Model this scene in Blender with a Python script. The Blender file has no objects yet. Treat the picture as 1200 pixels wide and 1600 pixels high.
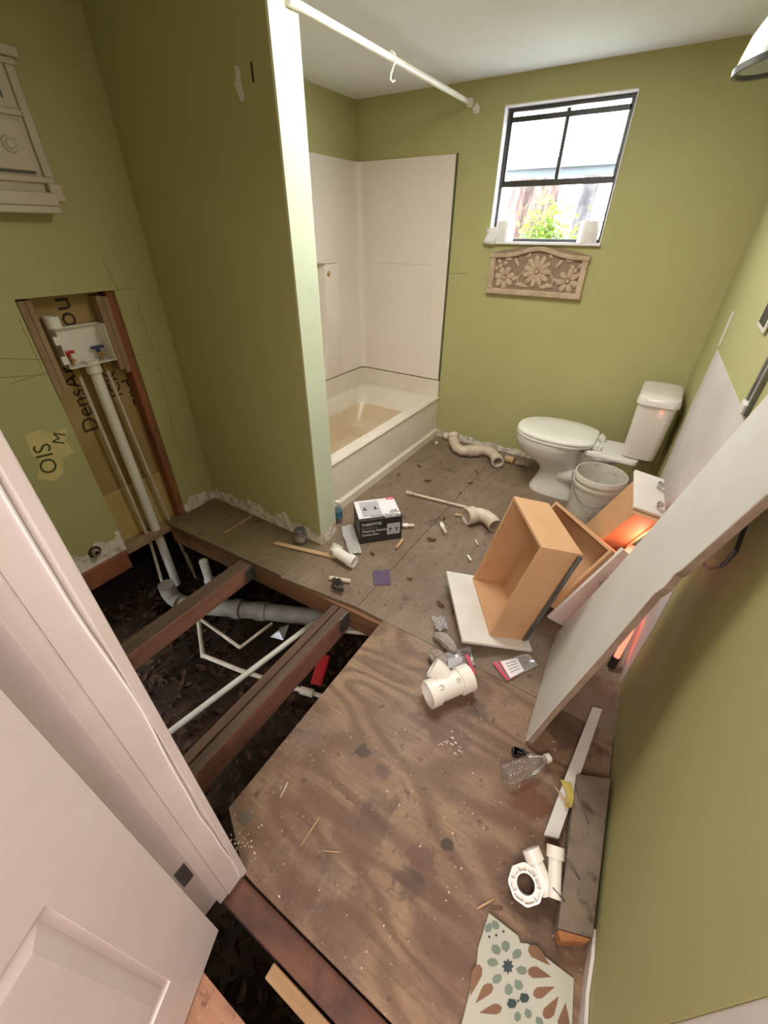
import bpy, bmesh, math, random
from mathutils import Vector, Matrix, Euler
random.seed(7)
C = bpy.context.scene.collection
SC = bpy.context.scene
R = math.radians

# ------------------------------------------------------------------ camera, world, lights, exposure
CAMH = 1.55
FPX = 638.692
RT = Vector((0.84408713, 0.5361653, 0.00660951))
UP = Vector((-0.30789509, 0.47455504, 0.82461999))
FW = Vector((-0.43899605, 0.69808616, -0.56564846))
cam = bpy.data.cameras.new('camera')
cam.sensor_fit = 'VERTICAL'; cam.sensor_height = 36.0
cam.lens = 36.0 * FPX / 1600.0
cam.clip_start = 0.02
camo = bpy.data.objects.new('camera', cam); C.objects.link(camo)
m3 = Matrix((RT, UP, -FW)).transposed()
camo.matrix_world = Matrix.Translation((0, 0, CAMH)) @ m3.to_4x4()
SC.camera = camo
SC.view_settings.view_transform = 'Standard'
SC.view_settings.look = 'None'
SC.view_settings.gamma = 1
SC.view_settings.use_curve_mapping = False
SC.view_settings.exposure = 0.35
w = bpy.data.worlds.new('overcast_sky'); SC.world = w; w.use_nodes = True
w.node_tree.nodes['Background'].inputs[0].default_value = (0.86, 0.93, 1.0, 1)
w.node_tree.nodes['Background'].inputs[1].default_value = 17.0

def area(name, loc, rot, sx, sy, energy, color, portal=False):
    l = bpy.data.lights.new(name, 'AREA'); l.shape = 'RECTANGLE'; l.size = sx; l.size_y = sy
    l.energy = energy; l.color = color
    o = bpy.data.objects.new(name, l); C.objects.link(o); o.location = loc; o.rotation_euler = rot
    if portal: l.cycles.is_portal = True
    return o
area('window_portal', (-0.845, 3.42, 1.84), (R(-90), 0, 0), 0.72, 0.70, 1, (1, 1, 1), True)
area('hallway_ceiling_lamp', (0.25, -1.05, 2.24), (0, 0, 0), 1.3, 1.1, 52, (1.0, 0.86, 0.80))
area('bathroom_fill_light', (-0.75, 1.75, 2.285), (0, 0, 0), 0.7, 0.7, 25, (1.0, 0.95, 0.88))  # unseen fill light added under the ceiling to brighten the room

# ------------------------------------------------------------------ measuring helpers (pixel of a 1200x1600 frame -> point on a known surface)
def ray(px, py):
    return RT * ((px - 600) / FPX) - UP * ((py - 800) / FPX) + FW
CP = Vector((0, 0, CAMH))
def at(px, py, z=0.0):
    d = ray(px, py); return CP + d * ((z - CAMH) / d.z)
def on_y(px, py, y):
    d = ray(px, py); return CP + d * (y / d.y)
def on_x(px, py, x):
    d = ray(px, py); return CP + d * (x / d.x)
def wall_x(y): return 0.36 - 0.0387 * y
def on_w(px, py, off=0.0):
    d = ray(px, py); return CP + d * ((0.36 - off) / (d.x + 0.0387 * d.y))

# ------------------------------------------------------------------ mesh builder
class MB:
    def __init__(s, xf=None):
        s.v = []; s.f = []; s.sm = []; s.xf = xf or Matrix()
    def add(s, vs, fs, smooth=False):
        n = len(s.v)
        s.v += [s.xf @ Vector(p) for p in vs]
        s.f += [tuple(i + n for i in f) for f in fs]
        s.sm += [smooth] * len(fs)
        return s
    def box(s, x0, x1, y0, y1, z0, z1, xf=None):
        vs = [Vector((x, y, z)) for x in (x0, x1) for y in (y0, y1) for z in (z0, z1)]
        if xf: vs = [xf @ v for v in vs]
        return s.add(vs, [(0, 1, 3, 2), (4, 6, 7, 5), (0, 4, 5, 1), (2, 3, 7, 6), (0, 2, 6, 4), (1, 5, 7, 3)])
    def prism(s, poly, vec):
        n = len(poly); vec = Vector(vec)
        vs = [Vector(p) for p in poly] + [Vector(p) + vec for p in poly]
        fs = [tuple(range(n)), tuple(range(2 * n - 1, n - 1, -1))] + [(i, i + n, (i + 1) % n + n, (i + 1) % n) for i in range(n)]
        return s.add(vs, fs)
    def loft(s, rings, cap0=True, cap1=True, smooth=True, closed=True):
        n = len(rings[0]); vs = [p for r in rings for p in r]; fs = []
        for i in range(len(rings) - 1):
            for j in range(n if closed else n - 1):
                k = (j + 1) % n
                fs.append((i * n + j, i * n + k, (i + 1) * n + k, (i + 1) * n + j))
        s.add(vs, fs, smooth)
        if cap0: s.add(rings[0], [tuple(range(n - 1, -1, -1))])
        if cap1: s.add(rings[-1], [tuple(range(n))])
        return s
    def frames(s, pts):
        pts = [Vector(p) for p in pts]; out = []; prev = None
        for i, p in enumerate(pts):
            a = pts[max(i - 1, 0)]; b = pts[min(i + 1, len(pts) - 1)]
            t = (b - a).normalized()
            if prev is None:
                u = t.orthogonal().normalized()
            else:
                u = prev - t * prev.dot(t)
                u = u.normalized() if u.length > 1e-6 else t.orthogonal().normalized()
            prev = u; out.append((p, u, t.cross(u)))
        return out
    def tube(s, pts, r, n=16, caps=True, smooth=True):
        fr = s.frames(pts); rr = r if isinstance(r, (list, tuple)) else [r] * len(fr)
        rings = [[p + (u * math.cos(2 * math.pi * k / n) + v * math.sin(2 * math.pi * k / n)) * q for k in range(n)] for (p, u, v), q in zip(fr, rr)]
        return s.loft(rings, caps, caps, smooth)
    def pipe(s, pts, r, ri, n=24):
        fr = s.frames(pts); rr = r if isinstance(r, (list, tuple)) else [r] * len(fr)
        ii = ri if isinstance(ri, (list, tuple)) else [ri] * len(fr)
        mk = lambda q: [[p + (u * math.cos(2 * math.pi * k / n) + v * math.sin(2 * math.pi * k / n)) * x for k in range(n)] for (p, u, v), x in zip(fr, q)]
        o = mk(rr); i = mk(ii)
        s.loft(o, False, False); s.loft([list(reversed(x)) for x in i], False, False)
        for e in (0, -1):
            s.add(o[e] + i[e], [(k, (k + 1) % n, (k + 1) % n + n, k + n) for k in range(n)])
        return s
    def lathe(s, prof, o=(0, 0, 0), n=32, axis=None, smooth=True):
        M_ = Matrix.Translation(Vector(o))
        if axis is not None: M_ = M_ @ Vector((0, 0, 1)).rotation_difference(Vector(axis)).to_matrix().to_4x4()
        rings = [[M_ @ Vector((r * math.cos(2 * math.pi * k / n), r * math.sin(2 * math.pi * k / n), z)) for k in range(n)] for r, z in prof]
        return s.loft(rings, prof[0][0] > 1e-5, prof[-1][0] > 1e-5, smooth)
    def sphere(s, c, r, n=14):
        c = Vector(c); rx = r if isinstance(r, (tuple, list)) else (r, r, r)
        rings = []
        for i in range(1, n // 2):
            a = math.pi * i / (n // 2)
            rings.append([c + Vector((rx[0] * math.sin(a) * math.cos(2 * math.pi * k / n), rx[1] * math.sin(a) * math.sin(2 * math.pi * k / n), -rx[2] * math.cos(a))) for k in range(n)])
        return s.loft(rings)

WM = {}
def link(o, parent):
    C.objects.link(o)
    if parent: o.parent = parent
def obj(name, mb, mat, parent=None, bevel=0.0, seg=2, sub=0, solid=0.0, kind=None, subdiv_smooth=False):
    me = bpy.data.meshes.new(name)
    vs = mb.v
    if parent is not None:
        base = WM[parent.name]
    else:
        xs = [v.x for v in vs]; ys = [v.y for v in vs]; zs = [v.z for v in vs]
        base = Matrix.Translation(((min(xs) + max(xs)) / 2, (min(ys) + max(ys)) / 2, min(zs)))
    inv = base.inverted()
    me.from_pydata([inv @ v for v in vs], [], mb.f)
    bm = bmesh.new(); bm.from_mesh(me)
    for f, sm in zip(bm.faces, mb.sm): f.smooth = sm
    bmesh.ops.remove_doubles(bm, verts=[v for v in bm.verts], dist=1e-6)
    bmesh.ops.recalc_face_normals(bm, faces=bm.faces)
    for e in bm.edges:
        if len(e.link_faces) == 2 and e.calc_face_angle(0) > R(42): e.smooth = False
    bm.to_mesh(me); bm.free()
    me.materials.append(mat)
    o = bpy.data.objects.new(name, me)
    link(o, parent)
    if parent is None: o.matrix_world = base
    WM[o.name] = base
    if solid:
        m = o.modifiers.new('thick', 'SOLIDIFY'); m.thickness = solid; m.offset = 0
    if bevel:
        m = o.modifiers.new('bevel', 'BEVEL'); m.width = bevel; m.segments = seg; m.limit_method = 'ANGLE'; m.angle_limit = R(35)
    if sub:
        m = o.modifiers.new('sub', 'SUBSURF'); m.levels = sub; m.render_levels = sub
    if kind: o['kind'] = kind
    return o
def tag(o, label, cat, group=None):
    o['label'] = label; o['category'] = cat
    if group: o['group'] = group
    return o
def thing(name, label, cat, loc, group=None):
    o = bpy.data.objects.new(name, None); C.objects.link(o)
    o.empty_display_size = 0.05; o.location = loc
    WM[o.name] = Matrix.Translation(Vector(loc))
    return tag(o, label, cat, group)
def struct(name, mb, mat, label=None, **k):
    o = obj(name, mb, mat, None, kind='structure', **k)
    if label: o['label'] = label
    return o
def text_mb(s, size, xf, extrude=0.0004, align='CENTER'):
    cu = bpy.data.curves.new('lettering', 'FONT'); cu.body = s; cu.size = size; cu.extrude = extrude
    cu.align_x = align; cu.align_y = 'CENTER'; cu.resolution_u = 3
    o = bpy.data.objects.new('lettering', cu); C.objects.link(o)
    bpy.context.view_layer.update()
    me = bpy.data.meshes.new_from_object(o.evaluated_get(bpy.context.evaluated_depsgraph_get()))
    mb = MB(xf); mb.add([v.co.copy() for v in me.vertices], [tuple(p.vertices) for p in me.polygons])
    bpy.data.objects.remove(o); bpy.data.meshes.remove(me)
    return mb
def frame(o, ex, ey, ez=None):
    ex = Vector(ex).normalized(); ey = Vector(ey); ey = (ey - ex * ey.dot(ex)).normalized(); ez = ex.cross(ey)
    m = Matrix((ex, ey, ez)).transposed().to_4x4(); return Matrix.Translation(Vector(o)) @ m

# ------------------------------------------------------------------ materials
class NT:
    def __init__(s, name):
        s.m = bpy.data.materials.new(name); s.m.use_nodes = True; s.t = s.m.node_tree
        s.b = s.t.nodes['Principled BSDF']
    def n(s, typ, **k):
        nd = s.t.nodes.new(typ)
        for a, b in k.items():
            if a.startswith('i_'): nd.inputs[a[2:].replace('_', ' ')].default_value = b
            else: setattr(nd, a, b)
        return nd
    def l(s, a, b): s.t.links.new(a, b)
    def coord(s, world=True, scale=(1, 1, 1), rot=(0, 0, 0)):
        if world: src = s.n('ShaderNodeNewGeometry').outputs['Position']
        else: src = s.n('ShaderNodeTexCoord').outputs['Object']
        mp = s.n('ShaderNodeMapping'); mp.inputs['Scale'].default_value = scale; mp.inputs['Rotation'].default_value = rot
        s.l(src, mp.inputs[0]); return mp.outputs[0]
    def noise(s, co, scale, detail=4, rough=.55, dist=0):
        nd = s.n('ShaderNodeTexNoise'); nd.inputs['Scale'].default_value = scale; nd.inputs['Detail'].default_value = detail
        nd.inputs['Roughness'].default_value = rough; nd.inputs['Distortion'].default_value = dist
        s.l(co, nd.inputs['Vector']); return nd.outputs['Fac']
    def ramp(s, fac, a, b, ca=(0, 0, 0, 1), cb=(1, 1, 1, 1)):
        r = s.n('ShaderNodeValToRGB'); e = r.color_ramp.elements
        e[0].position = a; e[1].position = b; e[0].color = ca; e[1].color = cb
        s.l(fac, r.inputs[0]); return r.outputs[0]
    def mix(s, fac, a, b, mode='MIX'):
        m = s.n('ShaderNodeMix', data_type='RGBA', blend_type=mode)
        for sock, v in ((m.inputs[0], fac), (m.inputs[6], a), (m.inputs[7], b)):
            if hasattr(v, 'links'): s.l(v, sock)
            elif isinstance(v, (int, float)): sock.default_value = v
            else: sock.default_value = tuple(v) + (1,) if len(v) == 3 else v
        return m.outputs[2]
    def math(s, op, a, b=0.0, clamp=False):
        m = s.n('ShaderNodeMath', operation=op); m.use_clamp = clamp
        for sock, v in ((m.inputs[0], a), (m.inputs[1], b)):
            if hasattr(v, 'links'): s.l(v, sock)
            else: sock.default_value = v
        return m.outputs[0]
    def out(s, col, rough=.6, bump=None, bstr=.2, bdist=.002, spec=None, metal=0):
        if hasattr(col, 'links'): s.l(col, s.b.inputs['Base Color'])
        else: s.b.inputs['Base Color'].default_value = tuple(col) + (1,)
        s.b.inputs['Roughness'].default_value = rough; s.b.inputs['Metallic'].default_value = metal
        if spec is not None: s.b.inputs['Specular IOR Level'].default_value = spec
        if bump is not None:
            bp = s.n('ShaderNodeBump'); bp.inputs['Strength'].default_value = bstr; bp.inputs['Distance'].default_value = bdist
            s.l(bump, bp.inputs['Height']); s.l(bp.outputs[0], s.b.inputs['Normal'])
        return s.m

def simple(name, col, col2=None, rough=.55, scale=12, spots=None, spot_amt=.62, bstr=.1, spec=None, metal=0, world=False, bscale=60):
    t = NT(name); co = t.coord(world)
    c = t.mix(t.ramp(t.noise(co, scale), .35, .65), col, col2 or tuple(x * .82 for x in col))
    if spots: c = t.mix(t.ramp(t.noise(co, scale * 1.7, 6, .65), spot_amt, spot_amt + .12), c, spots)
    return t.out(c, rough, t.noise(co, bscale, 3), bstr, .002, spec, metal)

def wall_paint(name, col, col2, base_h, amp, plaster=(.80, .76, .68), extra=None):
    t = NT(name); co = t.coord(True)
    c = t.mix(t.ramp(t.noise(co, 1.6, 3), .3, .7), col, col2)
    c = t.mix(t.math('MULTIPLY', t.ramp(t.noise(co, 9, 6, .7), .60, .78), .22), c, (.30, .27, .12))
    sep = t.n('ShaderNodeSeparateXYZ'); t.l(t.coord(True), sep.inputs[0]); z = sep.outputs[2]
    if base_h is not None:
        th = t.math('ADD', t.math('MULTIPLY', t.noise(co, 9, 5, .6), amp), base_h - amp * .5)
        msk = t.ramp(t.math('SUBTRACT', th, z), 0, .004)
        pl = t.mix(t.ramp(t.noise(co, 22, 6, .7), .45, .62), plaster, (.42, .36, .28))
        c = t.mix(msk, c, pl)
    if extra: c = extra(t, co, c)
    bm_ = t.math('ADD', t.noise(co, 170, 2), t.math('MULTIPLY', t.noise(co, 60, 2), .8))
    return t.out(c, .62, bm_, .16, .0015, .3)
GA = (.445, .43, .20); GB = (.405, .39, .175)
M_green = wall_paint('green wall paint', GA, GB, .05, .10)
M_green_base = wall_paint('green wall paint with torn plaster base', GA, GB, .095, .24)
M_green_right = wall_paint('green wall paint plain', GA, GB, None, 0)
M_green_lit = wall_paint('green wall paint lit scuffed edge', (.56, .62, .46), (.50, .57, .42), .09, .09, extra=lambda t, co, c: t.mix(t.math('MULTIPLY', t.ramp(t.noise(co, 14, 6, .7), .54, .70), .35), c, (.38, .46, .36)))  # scuffed green made paler: window light on the partition end put into the colour
M_raw = NT('unpainted wallboard')
_co = M_raw.coord(True)
_c = M_raw.mix(M_raw.ramp(M_raw.noise(_co, 2.2, 4), .35, .65), (.66, .63, .62), (.55, .50, .47))
_c = M_raw.mix(M_raw.ramp(M_raw.noise(_co, 5, 6, .7), .66, .74), _c, (.36, .22, .17))
M_raw = M_raw.out(_c, .7, M_raw.noise(_co, 30), .15)
M_ceil = simple('ceiling paint', (.84, .86, .90), (.80, .82, .86), .8, 3, world=True, bscale=120)
M_white_trim = simple('white trim paint', (.72, .68, .66), (.66, .61, .585), .4, 5, (.40, .33, .27), .70, world=True)
M_door = simple('white door paint', (.74, .70, .69), (.68, .63, .61), .42, 4, (.42, .36, .31), .69, world=True, bscale=220, bstr=.12)
M_caulk = simple('white caulk', (.9, .9, .9), (.84, .84, .84), .3)
M_black = simple('black plastic', (.012, .012, .012), (.02, .02, .02), .4)
M_dark = simple('dark bronze window frame', (.025, .022, .02), (.04, .035, .03), .35)
M_chrome = simple('chrome', (.62, .60, .58), (.5, .48, .46), .18, metal=1)
M_steel = simple('galvanised steel', (.22, .23, .22), (.14, .15, .15), .4, metal=.7)
M_brass = simple('brass', (.55, .36, .15), (.45, .3, .12), .3, metal=.9)
M_porcelain = simple('white porcelain', (.74, .73, .69), (.68, .66, .61), .13, 4, (.50, .43, .33), .74, bstr=.02)
M_lid = simple('toilet seat plastic', (.80, .82, .77), (.76, .77, .71), .2, 4, bstr=.02)
M_pvc = simple('white pvc', (.86, .84, .78), (.80, .77, .70), .28, 8, (.45, .38, .30), .72, bstr=.05)
M_pvc_dirty = simple('dirty cream pvc', (.66, .58, .47), (.54, .44, .34), .45, 14, (.16, .10, .06), .62)
M_pvc_grey = simple('dusty grey drain pipe', (.36, .32, .27), (.24, .20, .16), .6, 10, (.10, .07, .05), .62)
M_bucket = simple('old white bucket plastic', (.66, .65, .58), (.56, .53, .44), .4, 7, (.32, .25, .17), .60)
M_tub = NT('tub enamel'); _co = M_tub.coord(True)
_c = M_tub.mix(M_tub.ramp(M_tub.noise(_co, 2.5), .35, .65), (.76, .70, .61), (.70, .63, .53))
_c = M_tub.mix(M_tub.math('MULTIPLY', M_tub.ramp(M_tub.noise(_co, 9, 7, .7), .58, .74), .5), _c, (.40, .33, .25))
M_tub = M_tub.out(_c, .25, M_tub.noise(_co, 40), .03)
M_tub_in = simple('stained tub bottom', (.68, .58, .43), (.60, .47, .31), .3, 3, (.42, .30, .18), .62, world=True, bstr=.03)
M_sur = simple('cream tub surround', (.78, .715, .65), (.75, .68, .61), .33, 2, world=True, bstr=.05, bscale=14)
M_mdf = simple('orange particle board', (.60, .36, .19), (.55, .32, .165), .5, 6, (.48, .27, .13), .62, bscale=180)
M_mdf_edge = simple('light board edge', (.62, .40, .22), (.55, .34, .17), .6, 30, bscale=200)
M_white_front = simple('white drawer front paint', (.72, .69, .64), (.66, .62, .57), .35, 9, (.45, .38, .30), .70)
M_leanboard = simple('white laminate board', (.66, .65, .61), (.62, .60, .56), .5, 5, (.40, .36, .30), .76, world=False, bscale=200)
M_board_edge = simple('rough board edge', (.34, .26, .20), (.24, .17, .12), .8, 18)
M_carve = simple('pinkish washed carved wood', (.55, .43, .31), (.43, .31, .21), .6, 18, (.33, .22, .14), .58, bstr=.3)
M_carve_bg = simple('darker carved wood ground', (.30, .215, .145), (.25, .175, .115), .8, 18)  # back board toned darker than the raised carving
M_organizer = simple('antique cream painted wood', (.55, .50, .37), (.50, .44, .33), .55, 6, (.35, .29, .20), .66, bstr=.15)
M_paper = simple('white tissue', (.86, .85, .84), (.78, .77, .77), .9, 30, bstr=.5)
M_card_white = simple('white card', (.82, .80, .83), (.78, .76, .79), .5)
M_card_black = simple('black printed card', (.018, .018, .018), (.03, .03, .03), .35)
M_card_grey = simple('grey printed picture', (.50, .49, .52), (.42, .41, .46), .5)
M_pink = simple('pink print', (.70, .06, .16), (.65, .05, .14), .45)
M_red = simple('red plastic', (.50, .02, .03), (.38, .015, .02), .4)
M_redprint = simple('red bag zip', (.62, .05, .10), (.5, .04, .08), .4)
M_blue = simple('blue plastic', (.03, .06, .16), (.02, .04, .12), .4)
M_ink = simple('dark brown ink', (.035, .022, .012), (.05, .03, .015), .8)
M_inkfaint = simple('faded green ink', (.06, .07, .02), (.09, .10, .03), .8)
M_tanpaper = simple('tan wallboard paper', (.42, .30, .12), (.35, .24, .085), .75, 3, (.30, .18, .05), .66, world=True)
M_tanpaper2 = simple('yellow wallboard paper', (.56, .43, .17), (.47, .34, .12), .75, 5, (.36, .23, .07), .64, world=True)
M_patchpaper = simple('torn yellow paper facing', (.66, .56, .25), (.58, .50, .21), .8, 14, world=True)
M_purple = simple('purple paper', (.115, .075, .15), (.09, .06, .12), .7, 40)
M_leaf = simple('dry brown leaf', (.10, .05, .025), (.16, .085, .04), .8, 20)
M_concrete = simple('dusty grey timber block', (.22, .17, .13), (.15, .115, .085), .9, 10, (.07, .05, .035), .55, bstr=.4)
M_orangewood = simple('orange broken wood end', (.38, .17, .06), (.28, .11, .04), .8, 20)
M_grass = simple('dark debris', (.03, .025, .02), (.06, .05, .04), .9, 30)
M_glassshade = simple('pale ribbed glass shade', (.60, .66, .62), (.54, .60, .56), .25)
M_stick = simple('raw wood stick', (.55, .37, .20), (.45, .29, .15), .7, 12)
M_yellowfoam = simple('yellow glue stained paper', (.52, .42, .10), (.42, .33, .07), .7, 18)
M_plasterchip = simple('plaster crumbs', (.72, .66, .60), (.6, .5, .45), .8, 30)

def lumber(name, a, b, dark, axis_scale, sc=1.0, top=None):
    t = NT(name); co = t.coord(True, axis_scale)
    c = t.mix(t.ramp(t.noise(co, 16 * sc, 6, .6, .6), .35, .68), a, b)
    c = t.mix(t.ramp(t.noise(t.coord(True), 5, 5, .6), .52, .70), c, dark)
    if top:
        sp = t.n('ShaderNodeSeparateXYZ'); gn = t.n('ShaderNodeNewGeometry'); t.l(gn.outputs['True Normal'], sp.inputs[0])
        c = t.mix(t.ramp(sp.outputs[2], .6, .8), c, t.mix(t.ramp(t.noise(co, 22, 6, .6), .35, .65), top, tuple(x * .5 for x in top)))
    return t.out(c, .75, t.noise(co, 40 * sc, 5), .35, .003)
M_joist_y = lumber('weathered red joist', (.42, .20, .14), (.30, .135, .095), (.12, .065, .045), (1, .08, 1), top=(.15, .095, .062))
M_joist_top = lumber('weathered joist', (.24, .12, .085), (.15, .075, .055), (.075, .045, .03), (1, .07, 1), top=(.17, .095, .065))
M_beam_x = lumber('brown rim joist', (.26, .13, .065), (.17, .08, .04), (.075, .04, .025), (.08, 1, 1))
M_darkbeam = lumber('dark stained threshold beam', (.15, .065, .04), (.10, .04, .028), (.05, .025, .02), (.08, 1, 1))
M_lightbeam = lumber('light pine offcut', (.42, .28, .14), (.33, .20, .10), (.22, .13, .07), (.1, 1, 1))
M_stud = lumber('framing stud', (.38, .26, .15), (.28, .18, .10), (.16, .09, .05), (1, 1, .07))
M_redstud = lumber('red framing stud', (.34, .12, .055), (.24, .08, .04), (.13, .06, .035), (1, 1, .07))

def plywood(name, a, b, stain, grain_axis, dark=(.060, .034, .026), amt=1.0, spots=()):
    t = NT(name)
    gs = (.30, 1, 1) if grain_axis == 'x' else (1, .30, 1)
    co = t.coord(True, gs); cw = t.coord(True)
    n1 = t.noise(co, 2.6, 2, .45, .3)
    cont = t.math('ADD', t.math('MULTIPLY', t.math('SINE', t.math('MULTIPLY', n1, 95.0)), .5), .5)
    fine = t.noise(t.coord(True, tuple(g * (.25 if g < 1 else 1) for g in gs)), 90, 5, .7)
    c = t.mix(t.ramp(t.noise(cw, 1.7, 5, .6, .4), .38, .62), a, stain)
    c = t.mix(t.math('MULTIPLY', t.ramp(cont, .25, .95), .34 * amt), c, b)
    c = t.mix(t.math('MULTIPLY', t.ramp(fine, .45, .65), .40), c, b)
    c = t.mix(t.math('MULTIPLY', t.ramp(t.noise(co, 5.5, 6, .65, 1.0), .50, .66), .55), c, stain)
    c = t.mix(t.math('MULTIPLY', t.ramp(t.noise(cw, 6.5, 7, .68, .5), .575, .68), .62), c, dark)
    c = t.mix(t.math('MULTIPLY', t.ramp(t.noise(cw, 26, 5, .65), .60, .68), .70), c, dark)
    c = t.mix(t.math('MULTIPLY', t.ramp(t.noise(cw, 3.3, 7, .75), .52, .74), .32), c, (.40, .34, .29))
    c = t.mix(t.math('MULTIPLY', t.ramp(t.noise(cw, 75, 3, .6), .66, .71), .6), c, (.5, .42, .34))
    for sx, sy, r, col, am in spots:
        vs_ = t.n('ShaderNodeVectorMath', operation='DISTANCE'); t.l(cw, vs_.inputs[0]); vs_.inputs[1].default_value = (sx, sy, 0)
        d_ = t.math('ADD', t.math('DIVIDE', vs_.outputs['Value'], r), t.math('MULTIPLY', t.math('SUBTRACT', t.noise(cw, 3.2 / max(r, .05) * .25 + 6, 6, .65), .5), 2.6))
        c = t.mix(t.math('MULTIPLY', t.ramp(d_, .62, 1.0, (1, 1, 1, 1), (0, 0, 0, 1)), am), c, col)
    return t.out(c, .5, t.math('ADD', fine, t.math('MULTIPLY', cont, .4)), .22, .002, .35)
def _sp(px, py, r, col, am): p = at(px, py); return (p.x, p.y, r, col, am)
_B = (.045, .030, .024); _P = (.12, .066, .050); _R = (.13, .045, .025)
near_spots = [_sp(566, 1173, .028, _B, .8), _sp(600, 1205, .03, _B, .4), _sp(700, 1320, .022, _B, .85), _sp(660, 1345, .05, _P, .75), _sp(560, 1300, .10, _P, .6), _sp(640, 1380, .05, _B, .55), _sp(830, 1255, .07, _R, .8),
              _sp(700, 1130, .11, _P, .7), _sp(590, 1270, .07, _B, .35), _sp(890, 1130, .14, _B, .6), _sp(850, 1420, .12, _B, .5), _sp(470, 1400, .05, _P, .6), _sp(540, 1440, .09, _P, .55), _sp(700, 1480, .14, _P, .45), _sp(745, 1110, .05, _B, .55)]
M_ply_near = plywood('worn plywood sheet', (.315, .210, .125), (.115, .064, .040), (.175, .105, .070), 'x', spots=near_spots, amt=1.9)
M_ply_far = plywood('grey brown subfloor', (.27, .20, .14), (.14, .098, .068), (.18, .128, .09), 'y', amt=.6)
M_ply_left = plywood('mouldy subfloor', (.24, .185, .10), (.15, .11, .06), (.15, .115, .065), 'y', amt=.3)
M_hall = plywood('orange hallway subfloor', (.42, .22, .13), (.28, .13, .08), (.28, .15, .10), 'x')
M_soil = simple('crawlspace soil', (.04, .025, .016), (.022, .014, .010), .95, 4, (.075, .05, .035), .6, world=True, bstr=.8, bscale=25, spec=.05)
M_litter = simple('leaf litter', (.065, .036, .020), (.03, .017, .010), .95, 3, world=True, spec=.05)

def clear(name, col=(.95, .95, .95), rough=.08, alpha=.75):
    t = NT(name); t.t.nodes.remove(t.b)
    g = t.n('ShaderNodeBsdfGlossy'); g.inputs['Roughness'].default_value = rough; g.inputs['Color'].default_value = (.9, .9, .9, 1)
    tr = t.n('ShaderNodeBsdfTransparent'); tr.inputs['Color'].default_value = tuple(col) + (1,)
    d = t.n('ShaderNodeBsdfDiffuse'); d.inputs['Color'].default_value = (.7, .68, .66, 1)
    fr = t.n('ShaderNodeFresnel'); fr.inputs['IOR'].default_value = 1.5
    m1 = t.n('ShaderNodeMixShader'); m2 = t.n('ShaderNodeMixShader'); m1.inputs[0].default_value = 1 - alpha; fm = t.math('MULTIPLY', fr.outputs[0], .55)
    t.l(tr.outputs[0], m1.inputs[1]); t.l(d.outputs[0], m1.inputs[2])
    t.l(fm, m2.inputs[0]); t.l(m1.outputs[0], m2.inputs[1]); t.l(g.outputs[0], m2.inputs[2])
    t.l(m2.outputs[0], t.t.nodes['Material Output'].inputs['Surface']); return t.m
M_glass = clear('window glass', (.97, .98, .98), .02, .98)
M_film = clear('clear plastic film', (.90, .90, .90), .12, .68)
M_bottle = clear('clear bottle plastic', (.97, .97, .97), .05, .93)
def emis(name, col, st):
    t = NT(name); t.b.inputs['Base Color'].default_value = tuple(col) + (1,)
    t.b.inputs['Emission Color'].default_value = tuple(col) + (1,); t.b.inputs['Emission Strength'].default_value = st; return t.m
M_redglow = emis('glowing red bulb', (1.0, .14, .08), 2.2)

# ------------------------------------------------------------------ setting: floor, walls, ceiling
RX = wall_x
WL = -2.297; WB = 3.24; CH = 2.305; PY = 1.415; PE = -1.33; PYB = 1.56
HY = 1.10                                   # far edge of the floor hole
T = .018
def poly_slab(poly, z1, t): return MB().prism([(x, y, z1) for x, y in poly], (0, 0, -t))
seam = -0.865
struct('floor', poly_slab([(seam + .002, HY + .03), (RX(HY) + .02, HY + .03), (RX(WB) + .02, WB + .02), (seam + .002, WB + .02)], 0, T), M_ply_far, 'grey brown subfloor sheets at the back of the bathroom')
struct('floor_strip', poly_slab([(-1.34, HY - .02), (seam - .001, HY + .03), (seam - .001, WB + .02), (-1.52, WB + .02), (-1.52, PYB + .001), (-1.34, PYB + .001)], 0, T), M_ply_far, 'grey brown subfloor strip before the tub')
struct('floor_closet', poly_slab([(WL - .02, 1.05), (-1.342, 1.09), (-1.342, PY + .02), (WL - .02, PY + .02)], 0, T), M_ply_left, 'dark mouldy subfloor in the washer closet')
struct('floor_hallway', poly_slab([(-1.9, -2.6), (1.4, -2.6), (1.4, -.076), (-1.9, -.076)], -.002, T), M_hall, 'orange brown hallway subfloor')
ply = obj('plywood_sheet', poly_slab([(-.714, .20), (-.55, .115), (-.50, .112), (RX(.11) - .003, .112), (RX(1.13) - .003, 1.128), (-.712, 1.128)], .001, .018), M_ply_near, None, bevel=.0015)
tag(ply, 'large worn stained plywood sheet beside the open floor hole', 'plywood')

# back wall with window opening
wx0, wx1, wz0, wz1 = -1.205, -.487, 1.49, 2.175
bw = MB()
bw.box(WL - .12, wx0, WB, WB + .11, -.2, CH); bw.box(wx1, .5, WB, WB + .11, -.2, CH)
bw.box(wx0, wx1, WB, WB + .11, -.2, wz0); bw.box(wx0, wx1, WB, WB + .11, wz1, CH)
struct('wall_back', bw, M_green, 'green back wall with the window')
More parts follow.
